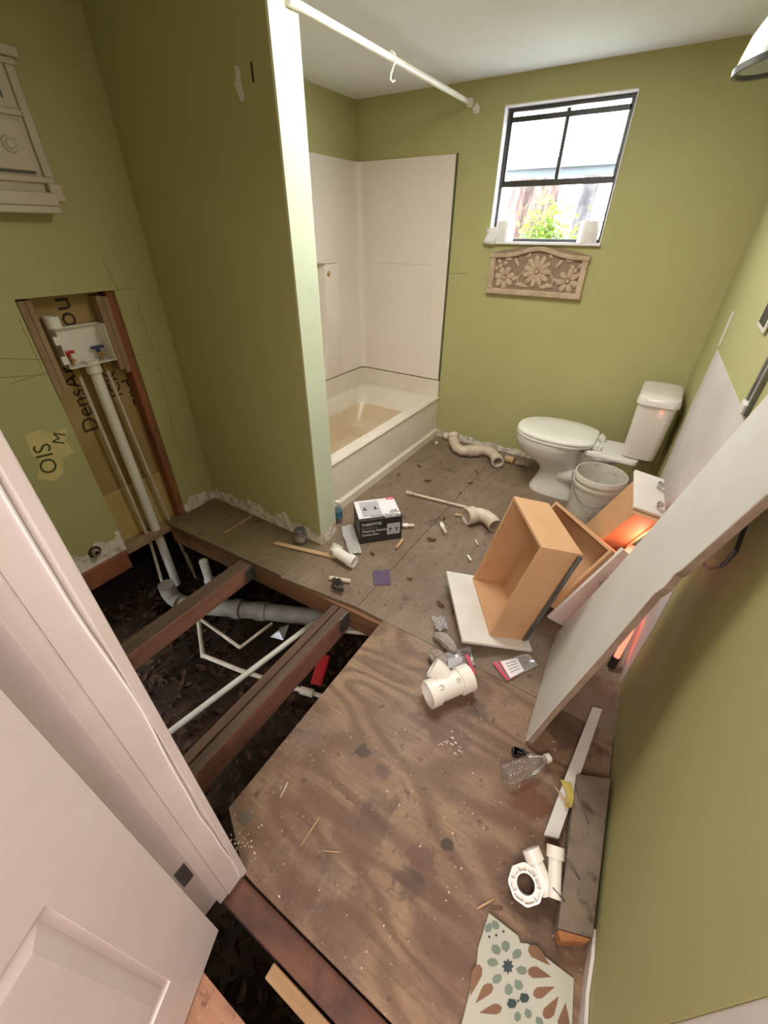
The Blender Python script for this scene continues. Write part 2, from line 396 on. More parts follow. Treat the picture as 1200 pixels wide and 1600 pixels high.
# left wall with washer recess
ry0, ry1, rz1 = .775, 1.188, 1.308
lw = MB()
lw.box(WL - .016, WL, -.01, ry0, -.02, CH); lw.box(WL - .016, WL, ry0, ry1, rz1, CH); lw.box(WL - .016, WL, ry1, WB, -.02, CH)
struct('wall_left', lw, M_green_base, 'green left wall with the cut open washer recess')
struct('wall_left_outer', MB().box(WL - .14, WL - .10, -.1, WB + .1, -.06, CH), M_tanpaper, 'outer skin of the left wall')
struct('wall_partition', MB().box(WL, PE, PY, PYB, -.02, CH), M_green_base, 'green partition between closet and tub', bevel=.004)
pe = struct('trim_1', MB().box(PE - .001, PE + .004, PY + .002, PYB - .002, 0, CH), M_green_lit, 'scuffed green end face of the partition, paled for window light')
# right wall (slightly out of square)
rw = MB(); n_ = (0, 0, 1)
rw.prism([(RX(.312), .312, -.03), (RX(WB), WB, -.03), (RX(WB) + .12, WB, -.03), (RX(.312) + .12, .312, -.03)], (0, 0, CH + .03))
struct('wall_right', rw, M_green_right, 'green right wall')
up = MB()
def wpoly(pts, off, th):  # pts (y, z) on the right wall
    return MB().prism([(RX(y) - off, y, z) for y, z in pts], (-th, 0, 0))
up = wpoly([(1.385, .0), (1.37, .35), (1.39, .72), (1.38, 1.083), (1.9, 1.086), (2.3, 1.083), (2.665, 1.083), (2.70, .8), (2.66, .5), (2.66, 0)], .0005, .002)
struct('wall_right_patch', up, M_raw, 'unpainted whitish wallboard where the vanity stood')
# front wall with doorway, hallway shell
fw = MB()
fw.box(WL - .1, -.587, 0.0, .105, -.02, CH); fw.box(-.587, .36, 0.0, .105, 2.06, CH)
struct('wall_front', fw, M_green_right, 'green front wall beside the doorway')
hw = MB()
hw.box(-1.95, -1.85, -2.6, 0, -.02, CH); hw.box(1.25, 1.35, -2.6, .3, -.02, CH); hw.box(-1.95, 1.35, -2.65, -2.55, -.02, CH); hw.box(.36, 1.3, .3, .36, -.02, CH)
struct('wall_hallway', hw, M_white_trim, 'pale hallway walls behind the doorway')
struct('ceiling', MB().box(WL - .12, 1.4, -2.65, WB + .1, CH, CH + .03), M_ceil, 'white ceiling')
# crawlspace
gr = MB()
nx, ny = 60, 60; vs = []; fs = []
import mathutils
for i in range(nx + 1):
    for j in range(ny + 1):
        x = -3.2 + 4.8 * i / nx; y = -2.6 + 6.2 * j / ny
        vs.append((x, y, -.62 + .06 * mathutils.noise.noise(Vector((x * 2.2, y * 2.2, 0))) + .02 * mathutils.noise.noise(Vector((x * 9, y * 9, 3)))))
for i in range(nx):
    for j in range(ny):
        a = i * (ny + 1) + j; fs.append((a, a + 1, a + ny + 2, a + ny + 1))
gr.add(vs, fs, True)
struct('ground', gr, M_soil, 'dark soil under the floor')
sk = MB()
sk.box(-3.3, -3.2, -2.7, 3.7, -.9, -.02); sk.box(1.5, 1.6, -2.7, 3.7, -.9, -.02); sk.box(-3.3, 1.6, -2.75, -2.65, -.9, -.02); sk.box(-3.3, 1.6, 3.6, 3.7, -.9, -.02)
sk.box(-3.3, WL - .14, -2.7, 3.7, -.08, -.06); sk.box(.40, 1.6, .3, 3.7, -.03, -.02); sk.box(-2.4, .5, WB + .11, 3.65, -.03, -.02)
struct('wall_crawlspace', sk, M_soil, 'dark crawlspace skirting walls')
lit = MB()
for i in range(2600):
    x = random.uniform(-2.7, -.2); y = random.uniform(-.3, 1.7); s_ = random.uniform(.018, .042)
    m = Matrix.Translation((x, y, -.61 + .06 * mathutils.noise.noise(Vector((x * 2.2, y * 2.2, 0))) + random.uniform(0, .02))) @ Euler((random.uniform(-.6, .6), random.uniform(-.6, .6), random.uniform(0, 6.3))).to_matrix().to_4x4()
    lit.add([m @ Vector(p) for p in ((-s_, 0, 0), (-s_ * .3, s_ * .45, .004), (s_, 0, 0), (-s_ * .3, -s_ * .45, .004))], [(0, 1, 2, 3)])
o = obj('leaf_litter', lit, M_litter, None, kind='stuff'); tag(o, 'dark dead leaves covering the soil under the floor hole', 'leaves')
# plaster line / torn strip at foot of the right wall
bb = MB(); pts = [(RX(.312) - .001, .312)]
bbp = [(.20, .0), (.53, 0), (.53, .035), (.47, .05), (.40, .040), (.33, .06), (.20, .05)]
struct('baseboard_right', MB().prism([(RX(max(y, .312)) - .0015, y, z) for y, z in bbp if y >= .312] + [(RX(.313) - .0015, .313, .055), (RX(.313) - .0015, .313, 0)], (-.008, 0, 0)), M_white_trim, 'torn whitish strip at the foot of the right wall')

# door casings, jamb
tr = MB()
tr.box(-.600, -.541, .1045, .122, 0.0, 2.10)
struct('trim_2', tr, M_white_trim, 'casing of the doorway facing the bathroom', bevel=.002)
struct('trim_3', MB().box(-.587, -.545, .058, .1045, 0.0, 2.06), M_white_trim, 'stepped edge of the doorway casing')
struct('trim_4', MB().box(-.587, -.547, .032, .0582, 0.0, 2.06), M_white_trim, 'door stop of the doorway', bevel=.003)
jm = struct('trim_5', MB().box(-.587, -.565, -.012, .0325, 0.0, 2.06), M_white_trim, 'door jamb on the hinge side')
ck = MB(); pp = []
for k in range(60):
    z = .02 + k * .03; pp.append((-.5428, .099 + .004 * math.sin(z * 9) + .004 * mathutils.noise.noise(Vector((z * 6, 0, 0))), z))
ck.tube(pp, .0022, 6)
struct('trim_6', ck, M_caulk, 'wavy bead of white caulk along the casing')
struct('trim_7', MB().prism([(.345, .20, -.01), (.350, .311, -.01), (.42, .311, -.01), (.42, .20, -.01)], (0, 0, 2.1)), M_white_trim, 'white casing at the near end of the right wall')
hg = MB(); hg.box(-.568, -.5632, .000, .027, .235, .325)
obj('hinge', hg, M_steel, jm)

# door leaf
hx = Vector((-.507, -.005, 0)); dd = Vector((.06, -.147, 0)).normalized(); nn = Vector((-dd.y, dd.x, 0))  # nn faces +X
nn = Vector((.926, .378, 0)).normalized()
Dxf = Matrix((Vector((dd.x, dd.y, 0)), Vector((0, 0, 1)), nn)).transposed().to_4x4(); Dxf = Matrix.Translation(hx) @ Dxf
leaf = MB(Dxf); Wd = .78; Hd = 2.03
leaf.box(0, Wd, .012, Hd, -.035, -.006)
# stiles and rails in relief, raised fields in the panels
cols = [(.115, .365), (.425, .665)]; rows = [(.215, .80), (.98, 1.62), (1.73, 1.92)]
leaf.box(0, cols[0][0], .012, Hd, -.006, 0); leaf.box(cols[0][1], cols[1][0], .012, Hd, -.006, 0); leaf.box(cols[1][1], Wd, .012, Hd, -.006, 0)
for (a, b) in cols:
    prev = .012
    for (c, d) in rows + [(Hd, Hd)]:
        leaf.box(a, b, prev, c, -.006, 0); prev = d
for (a, b) in cols:
    for (c, d) in rows:
        r0 = [Vector((x, y, -.006)) for x, y in ((a + .012, c + .012), (b - .012, c + .012), (b - .012, d - .012), (a + .012, d - .012))]
        r1 = [Vector((x, y, -.001)) for x, y in ((a + .04, c + .04), (b - .04, c + .04), (b - .04, d - .04), (a + .04, d - .04))]
        leaf.loft([r0, r1], False, True, False)
dr = struct('door_1', leaf, M_door, 'white panelled door opened towards the hallway')

# ------------------------------------------------------------------ timbers around the hole
def timber(name, mb, mat, label, bev=.003):
    o = obj(name, mb, mat, None, bevel=bev); return tag(o, label, 'joist' if 'joist' in name else 'timber')
timber('floor_joist', MB().box(-1.655, -1.57, .02, HY - .005, -.125, -.018), M_joist_y, 'single red brown joist crossing the left of the open hole')
timber('floor_joist', MB().box(-.990, -.953, .02, HY - .005, -.155, -.018), M_joist_top, 'left member of the doubled joist in the open hole')
timber('floor_joist', MB().box(-.946, -.902, .02, HY + .0, -.155, -.019), M_joist_y, 'right member of the doubled joist next to the plywood sheet')
rim = MB(); rim.prism([(WL, 1.055, -.018), (-.60, HY + .015, -.018), (-.60, HY + .055, -.018), (WL, 1.095, -.018)], (0, 0, -.13))
timber('rim_joist', rim, M_beam_x, 'long brown rim joist along the far edge of the hole')
timber('rim_joist', MB().box(-.60, .36, HY + .015, HY + .05, -.15, -.018), M_beam_x, 'brown joist hidden under the seam of the plywood sheet')
timber('threshold_beam', MB().box(-.60, .36, .040, .108, -.16, -.020), M_darkbeam, 'dark red brown beam under the near edge of the plywood sheet')
timber('pine_offcut', MB().box(-.352, .3, .000, .034, -.13, -.035), M_lightbeam, 'light pine offcut beside the dark threshold beam')
timber('sill_beam', MB().box(WL - .09, WL + .02, -.01, .76, -.14, -.022), M_redstud, 'red sill beam under the left wall')
timber('sill_plate', MB().box(WL - .088, WL + .012, .765, 1.195, -.055, -.021), M_stud, 'brown sill plate at the bottom of the washer recess')
hs = MB(); hs.box(-1.556, -1.549, 1.02, 1.095, -.10, -.02); hs.box(-1.60, -1.549, 1.0595, 1.0645, -.10, -.02)
tag(obj('joist_hanger', hs, M_steel, None), 'grey metal joist hanger at the end of the single joist', 'bracket')
hs = MB(); hs.box(-.900, -.893, 1.03, 1.10, -.11, -.02)
tag(obj('joist_hanger', hs, M_steel, None), 'grey metal joist hanger at the end of the doubled joist', 'bracket')
# metal nail plates pressed in the near plywood corner
nm = MB()
for k in range(3):
    c_ = at(378 + k * 5, 1274 + k * 3, .0015); nm.box(c_.x - .002, c_.x + .002, c_.y - .016, c_.y + .016, .0012, .003)
tag(obj('floor_staples', nm, M_steel, None), 'row of three metal staples in the corner of the plywood sheet', 'staples')

# ------------------------------------------------------------------ washer recess
back = struct('wall_recess', MB().box(WL - .098, WL - .088, ry0 - .05, ry1 + .05, .31, 1.42), M_tanpaper, 'tan printed backing of the washer recess')
struct('wall_recess_low', MB().box(WL - .098, WL - .084, ry0 - .05, ry1 + .05, -.02, .307), M_tanpaper2, 'yellow lower backing sheet of the washer recess')
xr = WL - .0875
def wall_text(s, px, py, size, x=xr, tilt=0.0, mat=None, parent=None, name='printed_word'):
    p = on_x(px, py, x)
    up_ = Vector((0, math.sin(tilt), math.cos(tilt)))          # reading direction: upwards
    xf = frame((x + .0008, p.y, p.z), up_, Vector((0, -math.cos(tilt), math.sin(tilt))))
    # right-handed frame must face +X
    if (xf.to_3x3() @ Vector((0, 0, 1))).x < 0:
        xf = frame((x + .0008, p.y, p.z), up_, Vector((0, math.cos(tilt), -math.sin(tilt))))
    return obj(name, text_mb(s, size, xf), mat or M_ink, parent)
wall_text('DensArmor', 113, 596, .108, parent=back)
wall_text('ou', 100, 488, .125, parent=back)
wall_text('and', 207, 612, .105, parent=back)
wall_text('ICK', 178, 600, .085, parent=back)
struct('trim_8', MB().box(WL - .088, WL - .017, ry1 - .036, ry1 + .004, -.02, 1.31), M_redstud, 'red stud on the right of the washer recess')
struct('trim_9', MB().box(WL - .088, WL - .017, ry0 - .03, ry0 + .006, -.02, 1.31), M_stud, 'stud on the left of the washer recess')
for (y0, y1, z0, z1, lab) in ((ry0 + .007, ry0 + .036, .90, 1.30, 'inner wood blocking strip left of the outlet box'), (ry0 + .037, ry0 + .060, .915, 1.30, 'outer wood blocking strip left of the outlet box'),
                          (ry1 - .062, ry1 - .037, .93, 1.285, 'wood blocking strip beside the red stud'), (ry1 - .090, ry1 - .063, .95, 1.29, 'wood blocking strip right of the outlet box')):
    tag(obj('wood_block', MB().box(WL - .086, WL - .012, y0, y1, z0, z1), M_stud, None, bevel=.002), lab, 'wood block')
bx = thing('washer_outlet_box', 'white plastic washer outlet box with red and blue valves in the wall recess', 'outlet box', (WL - .05, .98, 1.0))
by0, by1, bz0, bz1 = .872, 1.088, 1.005, 1.175; x0 = WL - .082; x1 = WL + .004
b_ = MB(); b_.box(x0, x0 + .004, by0, by1, bz0, bz1); b_.box(x0, x1, by0, by0 + .004, bz0, bz1); b_.box(x0, x1, by1 - .004, by1, bz0, bz1)
b_.box(x0, x1, by0, by1, bz0, bz0 + .004); b_.box(x0, x0 + .03, by0, by1, bz1 - .004, bz1)
obj('shell', b_, M_pvc, bx, bevel=.001)
for z in (1.03, 1.115): obj('mounting_tab', MB().box(x1 - .01, x1 + .004, by0 - .022, by0, z, z + .035), M_pvc, bx)
obj('drain_cup', MB().lathe([(.0, .0), (.03, 0), (.034, .012), (.029, .012), (.025, .004), (0.0001, .004)], (WL - .035, .985, bz0 + .004)), M_pvc, bx)
for y, mt, nm_ in ((.908, M_red, 'red valve handle'), (1.045, M_blue, 'blue valve handle')):
    v_ = MB(); v_.tube([(WL - .05, y, bz0), (WL - .05, y, bz0 + .04)], .009, 12); v_.tube([(WL - .05, y, bz0 + .025), (WL - .012, y, bz0 + .03)], .008, 12)
    vo = obj('valve', v_, M_brass, bx)
    h_ = MB(); h_.box(WL - .066, WL - .045, y - .028, y + .028, bz0 + .056, bz0 + .068); h_.box(WL - .062, WL - .05, y - .008, y + .008, bz0 + .035, bz0 + .06)
    ho = obj('valve_handle', h_, mt, vo, bevel=.002); ho['label'] = nm_
tag(obj('pvc_coupling', MB().pipe([(WL - .05, .895, 1.177), (WL - .05, .895, 1.225)], .032, .026), M_pvc, None), 'short white pvc stub on top of the washer outlet box', 'pipe')
dp = MB(); dp.tube([(WL - .040, .985, 1.003), (WL - .040, .985, .96), (WL - .040, .985, .955), (WL - .037, .985, -.50)], [.036, .036, .027, .027], 20)
tag(obj('drain_pipe', dp, M_pvc, None), 'thick white vertical drain pipe under the washer outlet box', 'pipe')
tag(obj('supply_pipe', MB().tube([(WL - .045, .912, 1.0), (WL - .045, .915, .55), (WL - .050, .93, -.1), (WL - .05, .90, -.50)], .0095, 12), M_pvc_dirty, None), 'thin cream supply pipe left of the thick drain pipe', 'pipe')
tag(obj('supply_pipe', MB().tube([(WL - .045, 1.045, 1.0), (WL - .045, 1.06, .55), (WL - .045, 1.09, -.1), (WL - .045, 1.11, -.32), (WL - .045, 1.115, -.325), (WL - .045, 1.12, -.40), (WL - .045, 1.13, -.56)], [.009, .009, .009, .009, .014, .014, .010], 12), M_pvc_dirty, None), 'thin cream supply pipe right of the thick drain pipe', 'pipe')
for y in (.908, 1.045):
    tag(obj('pipe_nut', MB().tube([(WL - .045, y, .955), (WL - .045, y, 1.003)], .014, 6, smooth=False), M_brass, None), 'brass nut where the %s supply pipe enters the outlet box' % ('left' if y < 1 else 'right'), 'nut')
# torn paper patch on left wall, letters, stub hole
pp = [on_x(x, y, WL) for x, y in ((38, 680), (60, 672), (82, 676), (104, 668), (103, 690), (116, 706), (98, 716), (99, 740), (84, 752), (58, 748), (62, 720), (50, 712))]
pt = obj('torn_paper_patch', MB().prism([(WL + .0003, p.y, p.z) for p in pp], (.0012, 0, 0)), M_patchpaper, None, kind='structure')
pt['label'] = 'torn yellow paper patch with letters on the left wall'
wall_text('OIS', 73, 717, .100, x=WL + .0012, mat=M_inkfaint, parent=pt, tilt=.12)
wall_text('M', 93, 685, .075, x=WL + .0012, mat=M_inkfaint, parent=pt, tilt=.5)
hp = on_x(148, 862, WL)
dk = MB().lathe([(.0001, 0), (.034, 0), (.034, .002), (.0001, .002)], (WL, hp.y, hp.z), 14, (1, 0, 0)); 
st = thing('pipe_stub', 'short grey pipe stub in a ragged hole low on the left wall', 'pipe', (WL, hp.y, hp.z))
obj('hole_rim', dk, M_ink, st); obj('stub', MB().pipe([(WL - .01, hp.y, hp.z), (WL + .03, hp.y, hp.z)], .021, .015, 16), M_pvc_grey, st)
# pencil and cut lines
lines = MB()
def scratch(p0, p1, w_=.0012): lines.tube([p0, p1], w_, 4)
for a, b in (((165, 455), (210, 450)), ((215, 475), (240, 550)), ((205, 558), (240, 548)), ((245, 560), (275, 690)), ((0, 560), (70, 562)), ((0, 590), (75, 585)), ((15, 600), (78, 580)), ((30, 500), (65, 575)), ((160, 405), (185, 455))):
    p, q = on_x(*a, WL), on_x(*b, WL); scratch((WL + .0002, p.y, p.z), (WL + .0002, q.y, q.z), .0009)
p, q = on_y(703, 427, WB), on_y(732, 428, WB); scratch((p.x, WB - .0002, p.z), (q.x, WB - .0002, q.z), .001)
struct('trim_10', lines, M_inkfaint, 'pencil and cut lines on the green walls')

# top-left painted organizer
og = thing('wall_organizer', 'cream painted wooden wall organizer high on the left wall', 'wall organizer', (WL, .85, 1.62))
o_ = MB(); X0 = WL
o_.box(X0, X0 + .022, .55, 1.075, 1.67, 2.055)
obj('back_panel', o_, M_organizer, og, bevel=.002)
o_ = MB(); o_.box(X0, X0 + .045, .53, 1.10, 2.055, 2.085); o_.box(X0, X0 + .032, .54, 1.088, 2.035, 2.055); obj('crown', o_, M_organizer, og, bevel=.006, seg=3)
o_ = MB(); o_.box(X0 + .022, X0 + .034, .56, 1.075, 1.70, 1.72); o_.box(X0 + .022, X0 + .034, 1.045, 1.075, 1.72, 2.035); o_.box(X0 + .022, X0 + .034, .56, 1.045, 1.895, 1.915); obj('face_frame', o_, M_organizer, og, bevel=.004)
dd_ = obj('drawer_face', MB().box(X0 + .022, X0 + .030, .60, 1.03, 1.735, 1.885), M_organizer, og, bevel=.004)
obj('rosette', MB().lathe([(.0001, .012), (.012, .012), (.016, .006), (.022, .008), (.028, .0), (.0001, 0)], (X0 + .030, .965, 1.81), 20, (1, 0, 0)), M_organizer, dd_)
sl = MB(); sl.box(X0 + .0305, X0 + .0312, .60, 1.02, 1.728, 1.733); sl.box(X0 + .0225, X0 + .0232, 1.000, 1.006, 1.94, 1.99); obj('slot', sl, M_black, og)
o_ = MB(); o_.box(X0, X0 + .06, .55, 1.055, 1.625, 1.670); o_.box(X0, X0 + .072, .54, 1.045, 1.600, 1.625); o_.box(X0, X0 + .05, 1.04, 1.088, 1.640, 1.70); obj('ledge', o_, M_organizer, og, bevel=.006, seg=3)

# slot and plaster smears on the partition
struct('trim_11', MB().box(-1.427, -1.419, PY - .0015, PY + .001, 1.962, 2.010), M_black, 'black slot cut in the partition')
sm = MB(); pl = [on_y(x, y, PY) for x, y in ((367, 103), (374, 104), (377, 130), (383, 155), (377, 160), (372, 145), (366, 132), (369, 125))]
sm.prism([(p.x, PY - .0002, p.z) for p in pl], (0, -.0012, 0))
struct('trim_12', sm, M_white_trim, 'white plaster smear on the partition')

# ------------------------------------------------------------------ crawlspace pipes
g = 'crawl'
bp = MB(); a = at(285, 944, -.5); b = at(415, 955, -.48); c = at(520, 968, -.46)
bp.tube([a, b, b + (c - b) * .02, c + (c - b) * .6], .056, 20); 
big = obj('sewer_pipe', bp, M_pvc_grey, None); tag(big, 'thick dusty grey sewer pipe crossing under the joists', 'pipe')
e = MB(); k = (b - a); e.tube([a + k * .62, a + k * .72], .066, 20); e.tube([a + k * .9, a + k * 1.02], .064, 20); obj('coupling', e, M_pvc_grey, big)
e = MB(); v = at(268, 935, -.5); e.tube([v + Vector((0, 0, .13)), v + Vector((0, 0, .05)), v + Vector((.02, .005, .01)), v + Vector((.07, .01, 0))], .05, 20)
tag(obj('pipe_elbow', e, M_pvc_grey, None), 'dusty grey elbow at the foot of the vertical drain pipe', 'pipe elbow')
s0 = at(316, 862, -.12)
tag(obj('pipe_stub', MB().tube([(-1.975, 1.03, -.150), (-1.975, 1.03, -.30), (-1.975, 1.03, -.305), (-1.975, 1.03, -.58)], [.027, .027, .034, .034], 18), M_pvc, None), 'short white vertical pipe under the rim joist', 'pipe')
a, b = at(250, 1156, -.27), at(492, 972, -.30)
tag(obj('long_white_pipe', MB().tube([a + (a - b) * .2, b], .0155, 14), M_pvc, None), 'long thin white pipe slanting beneath the doubled joist', 'pipe')
P3 = [at(306, 962, -.40), at(375, 1012, -.42), at(425, 974, -.42)]
tag(obj('bent_pipe', MB().tube([P3[0], P3[0].lerp(P3[1], .98), P3[1], P3[1].lerp(P3[2], .03), P3[2]], .010, 10), M_pvc_dirty, None), 'thin v shaped cream pipe in the hole', 'pipe')
P4 = [at(310, 968, -.44), at(317, 1024, -.50), at(374, 1047, -.50), at(455, 1074, -.5), at(505, 1088, -.5)]
lp = obj('bent_pipe', MB().tube([P4[0], P4[0].lerp(P4[1], .97), P4[1], P4[1].lerp(P4[2], .05), P4[2], P4[3], P4[4]], [.013, .013, .017, .013, .013, .013, .013], 10), M_pvc_dirty, None)
tag(lp, 'thin dirty l shaped pipe low in the hole running toward the red tag', 'pipe')
obj('fitting', MB().tube([P4[3].lerp(P4[4], .3), P4[3].lerp(P4[4], .7)], .022, 12), M_pvc_dirty, lp)
a, b = at(508, 1024, -.42), at(494, 1070, -.46)
fx = frame((a + b) / 2, b - a, Vector((1, .7, .2)))
tag(obj('red_tag', MB(fx).box(-(a - b).length / 2, (a - b).length / 2, -.032, .032, -.012, .012), M_red, None, bevel=.004), 'bright red plastic tag among the leaves beneath the doubled joist', 'tag')
a, b = at(530, 985, -.25), at(575, 990, -.25)
tag(obj('thin_pipe', MB().tube([a, b + (b - a)], .012, 10), M_pvc_dirty, None), 'thin pale pipe crossing the hole near the plywood corner', 'pipe')
a = at(430, 1000, -.5)
tag(obj('plastic_bag', MB().add([a + Vector(p) for p in ((-.04, 0, 0), (.05, .02, .01), (.03, .1, .06), (-.03, .08, .02), (0, .04, .05))], [(0, 1, 4), (1, 2, 4), (2, 3, 4), (3, 0, 4)]), M_film, None, solid=.0015), 'grey scrap of plastic film on the soil in the hole', 'plastic scrap')

# ------------------------------------------------------------------ tub and surround
TX = -1.472; TZ = .362
tubt = thing('bathtub', 'cream bathtub in the alcove behind the partition', 'bathtub', ((TX + WL) / 2, 2.4, 0))
ty0, ty1 = PYB + .004, WB - .004; tx0 = WL + .004
ap = MB()
prof = [(TX + .012, 0), (TX + .012, .055), (TX - .004, .075), (TX - .010, TZ - .03), (TX, TZ - .012), (TX - .006, TZ - .001)]
ap.loft([[Vector((x, ty0, z)), Vector((x, ty1, z))] for x, z in prof] , False, False, False, closed=False)
ap.add([(TX + .012, ty0, 0), (TX + .012, ty1, 0), (TX - .05, ty1, 0), (TX - .05, ty0, 0)], [(0, 1, 2, 3)])
obj('apron', ap, M_tub, tubt)
def rrect(cx, cy, hx_, hy, r, z, n=8, hy2=None):
    out = []
    for (sx, sy, a0) in ((1, 1, 0), (-1, 1, 90), (-1, -1, 180), (1, -1, 270)):
        for k in range(n):
            a = R(a0 + 90 * k / (n - 1)); out.append(Vector((cx + sx * (hx_ - r) + r * math.cos(a), cy + sy * (hy - r) + r * math.sin(a), z)))
    return out
cx, cy = (TX + tx0) / 2 - .003, (ty0 + ty1) / 2; hx_, hy_ = (TX - tx0) / 2 - .003, (ty1 - ty0) / 2
rb = MB(); rb.loft([rrect(cx, cy, hx_, hy_, .004, TZ - .001), rrect(cx - .005, cy, hx_ - .075, hy_ - .085, .10, TZ), rrect(cx - .005, cy, hx_ - .085, hy_ - .10, .11, TZ - .012), rrect(cx - .005, cy - .03, hx_ - .105, hy_ - .16, .13, TZ - .13)], False, False, True)
obj('rim', rb, M_tub, tubt)
bs = MB(); bs.loft([rrect(cx - .005, cy - .03, hx_ - .105, hy_ - .16, .13, TZ - .13), rrect(cx - .005, cy - .05, hx_ - .125, hy_ - .22, .14, TZ - .25), rrect(cx - .005, cy - .06, hx_ - .16, hy_ - .27, .13, TZ - .30)], False, True, True)
obj('basin', bs, M_tub_in, tubt)
fl = MB(); fl.box(tx0, TX - .01, WB - .022, WB - .003, TZ - .004, .498); fl.box(tx0, tx0 + .02, ty0, WB - .003, TZ - .004, .498)
obj('wall_flange', fl, M_tub, tubt, bevel=.006, seg=3)
su = thing('tub_surround', 'cream plastic wall surround above the bathtub', 'tub surround', (-1.9, WB, .505))
pb = MB(); X1 = -1.495; zt = 1.972; rr_ = .055
poly = [(WL + .001, PYB + .004), (WL + .013, PYB + .004)]
inner = [(WL + .013, PYB + .006)] + [(WL + .013 + rr_ * (1 - math.cos(R(a))), WB - .013 - rr_ * (1 - math.sin(R(a)))) for a in range(0, 91, 10)] + [(X1, WB - .013)]
outer = [(WL + .001, PYB + .006)] + [(WL + .003, WB - .003)] * 10 + [(X1, WB - .001)]
rings = [[Vector((x, y, .508)), Vector((x, y, zt - .006)), Vector((x, y, zt))] for x, y in inner]
pb.loft(rings, False, False, True, closed=False)
pb.add([(X1, WB - .013, .508), (X1, WB - .013, zt), (X1, WB - .001, zt), (X1, WB - .001, .508)], [(0, 1, 2, 3)])
top = [Vector((x, y, zt)) for x, y in inner]; topo = [Vector((WL + .001, PYB + .006, zt))] + [Vector((WL + .001 + (i > 5) * .02 * 0, WB - .001, zt))] * (len(inner) - 2) + [Vector((X1, WB - .001, zt))]
pb.add(top + topo, [(i, i + 1, i + 1 + len(inner), i + len(inner)) for i in range(len(inner) - 1)])
obj('wall_panel', pb, M_sur, su)
rl = MB(); z0, z1_ = .60, 1.345
rl.box(-2.22, -1.62, WB - .0165, WB - .0128, z1_, z1_ + .006); rl.box(-1.62, -1.614, WB - .0165, WB - .0128, .83, z1_ + .006)
obj('embossed_outline', rl, M_sur, su)
tw = MB(); ya, yb = 2.70, 2.865
tw.loft([[Vector((WL + .013, ya - k, z)), Vector((WL + .013 + q, ya, z)), Vector((WL + .013 + q, yb, z)), Vector((WL + .013, yb + k * 2, z))] for z, k, q in ((.508, .04, .003), (.62, .03, .022), (.9, .02, .050), (1.355, .01, .062))], False, True, False, closed=False)
obj('soap_tower', tw, M_sur, su, bevel=.006, seg=3)
obj('soap_ledge', MB().box(WL + .013, WL + .085, 2.66, 2.83, 1.355, 1.368), M_sur, su, bevel=.005, seg=3)
obj('faucet_hole', MB().lathe([(.0001, .004), (.014, .004), (.02, 0), (.0001, 0)], (WL + .0735, 2.735, 1.29), 16, (1, 0, 0)), M_brass, su)
struct('trim_13', MB().box(-1.494, -1.482, WB - .006, WB - .0005, .0, zt + .004), M_inkfaint, 'dark caulk line right of the tub surround')

# shower rod + hook
ra = Vector((PE + .004, PYB - .06, 2.155)); rb_ = Vector((-1.433, WB, 2.208))
ra = Vector((-1.318, 1.50, 2.150))
rod = thing('shower_rod', 'white shower curtain rod from the partition to the back wall', 'shower rod', ra.lerp(rb_, .5))
obj('tube', MB().tube([ra, rb_], .0135, 20), M_pvc, rod)
obj('flange', MB().tube([rb_, rb_ - (rb_ - ra).normalized() * .012], .022, 20), M_pvc, rod)
hk = MB(); t_ = .0; best = min(range(100), key=lambda i: abs(600 + FPX * RT.dot(ra.lerp(rb_, i / 100) - CP) / FW.dot(ra.lerp(rb_, i / 100) - CP) - 612))
hc = ra.lerp(rb_, best / 100)
hp_ = [hc + Vector((x, .012 * s_, z)) for x, s_, z in ((-.018, 0, -.004), (-.012, 0, .014), (.004, 0, .021), (.018, .3, .010), (.018, .5, -.010), (.006, .8, -.028), (-.006, 1, -.045), (-.008, 1, -.062), (.004, 1.2, -.072), (.014, 1.4, -.066))]
hko = obj('curtain_hook', hk.tube(hp_, .004, 8), M_pvc, None); tag(hko, 'white s shaped curtain hook hanging on the shower rod', 'hook')
sm = MB(); pl = [on_y(x, y, WB) for x, y in ((738, 170), (746, 160), (750, 168), (749, 176), (741, 178))]
struct('trim_14', sm.prism([(p.x, WB - .0002, p.z) for p in pl], (0, -.0012, 0)), M_white_trim, 'plaster spot beside the end of the shower rod')

# ------------------------------------------------------------------ window
win = bpy.data.objects.new('window_1', None); C.objects.link(win); win.location = (-.845, WB + .06, wz0); win['kind'] = 'structure'; win['label'] = 'dark framed sash window in the back wall'
WM['window_1'] = Matrix.Translation(win.location)
rv = MB(); th = .006
rv.box(wx0, wx0 + th, WB - .004, WB + .10, wz0, wz1); rv.box(wx1 - th, wx1, WB - .004, WB + .10, wz0, wz1); rv.box(wx0, wx1, WB - .004, WB + .10, wz1 - th, wz1); rv.box(wx0 - .004, wx1 + .004, WB - .03, WB + .10, wz0 - .004, wz0 + .010)
obj('window_reveal', rv, M_card_white, win, bevel=.001)
yf = WB + .055
def frm(x0, x1, z0, z1, w_, y0, y1, mb=None):
    mb = mb or MB(); mb.box(x0, x0 + w_, y0, y1, z0, z1); mb.box(x1 - w_, x1, y0, y1, z0, z1); mb.box(x0 + w_, x1 - w_, y0, y1, z0, z0 + w_); mb.box(x0 + w_, x1 - w_, y0, y1, z1 - w_, z1); return mb
obj('window_frame', frm(wx0 + th, wx1 - th, wz0 + .010, wz1 - th, .018, yf, yf + .035), M_dark, win, bevel=.002)
midz = 1.81
us = MB(); us.box(wx0 + .024, wx1 - .024, yf + .004, yf + .022, midz - .016, midz + .016); us.box(-.855, -.833, yf + .006, yf + .02, midz, wz1 - .03); us.box(wx0 + .024, wx1 - .024, yf + .004, yf + .022, 2.105, 2.130)
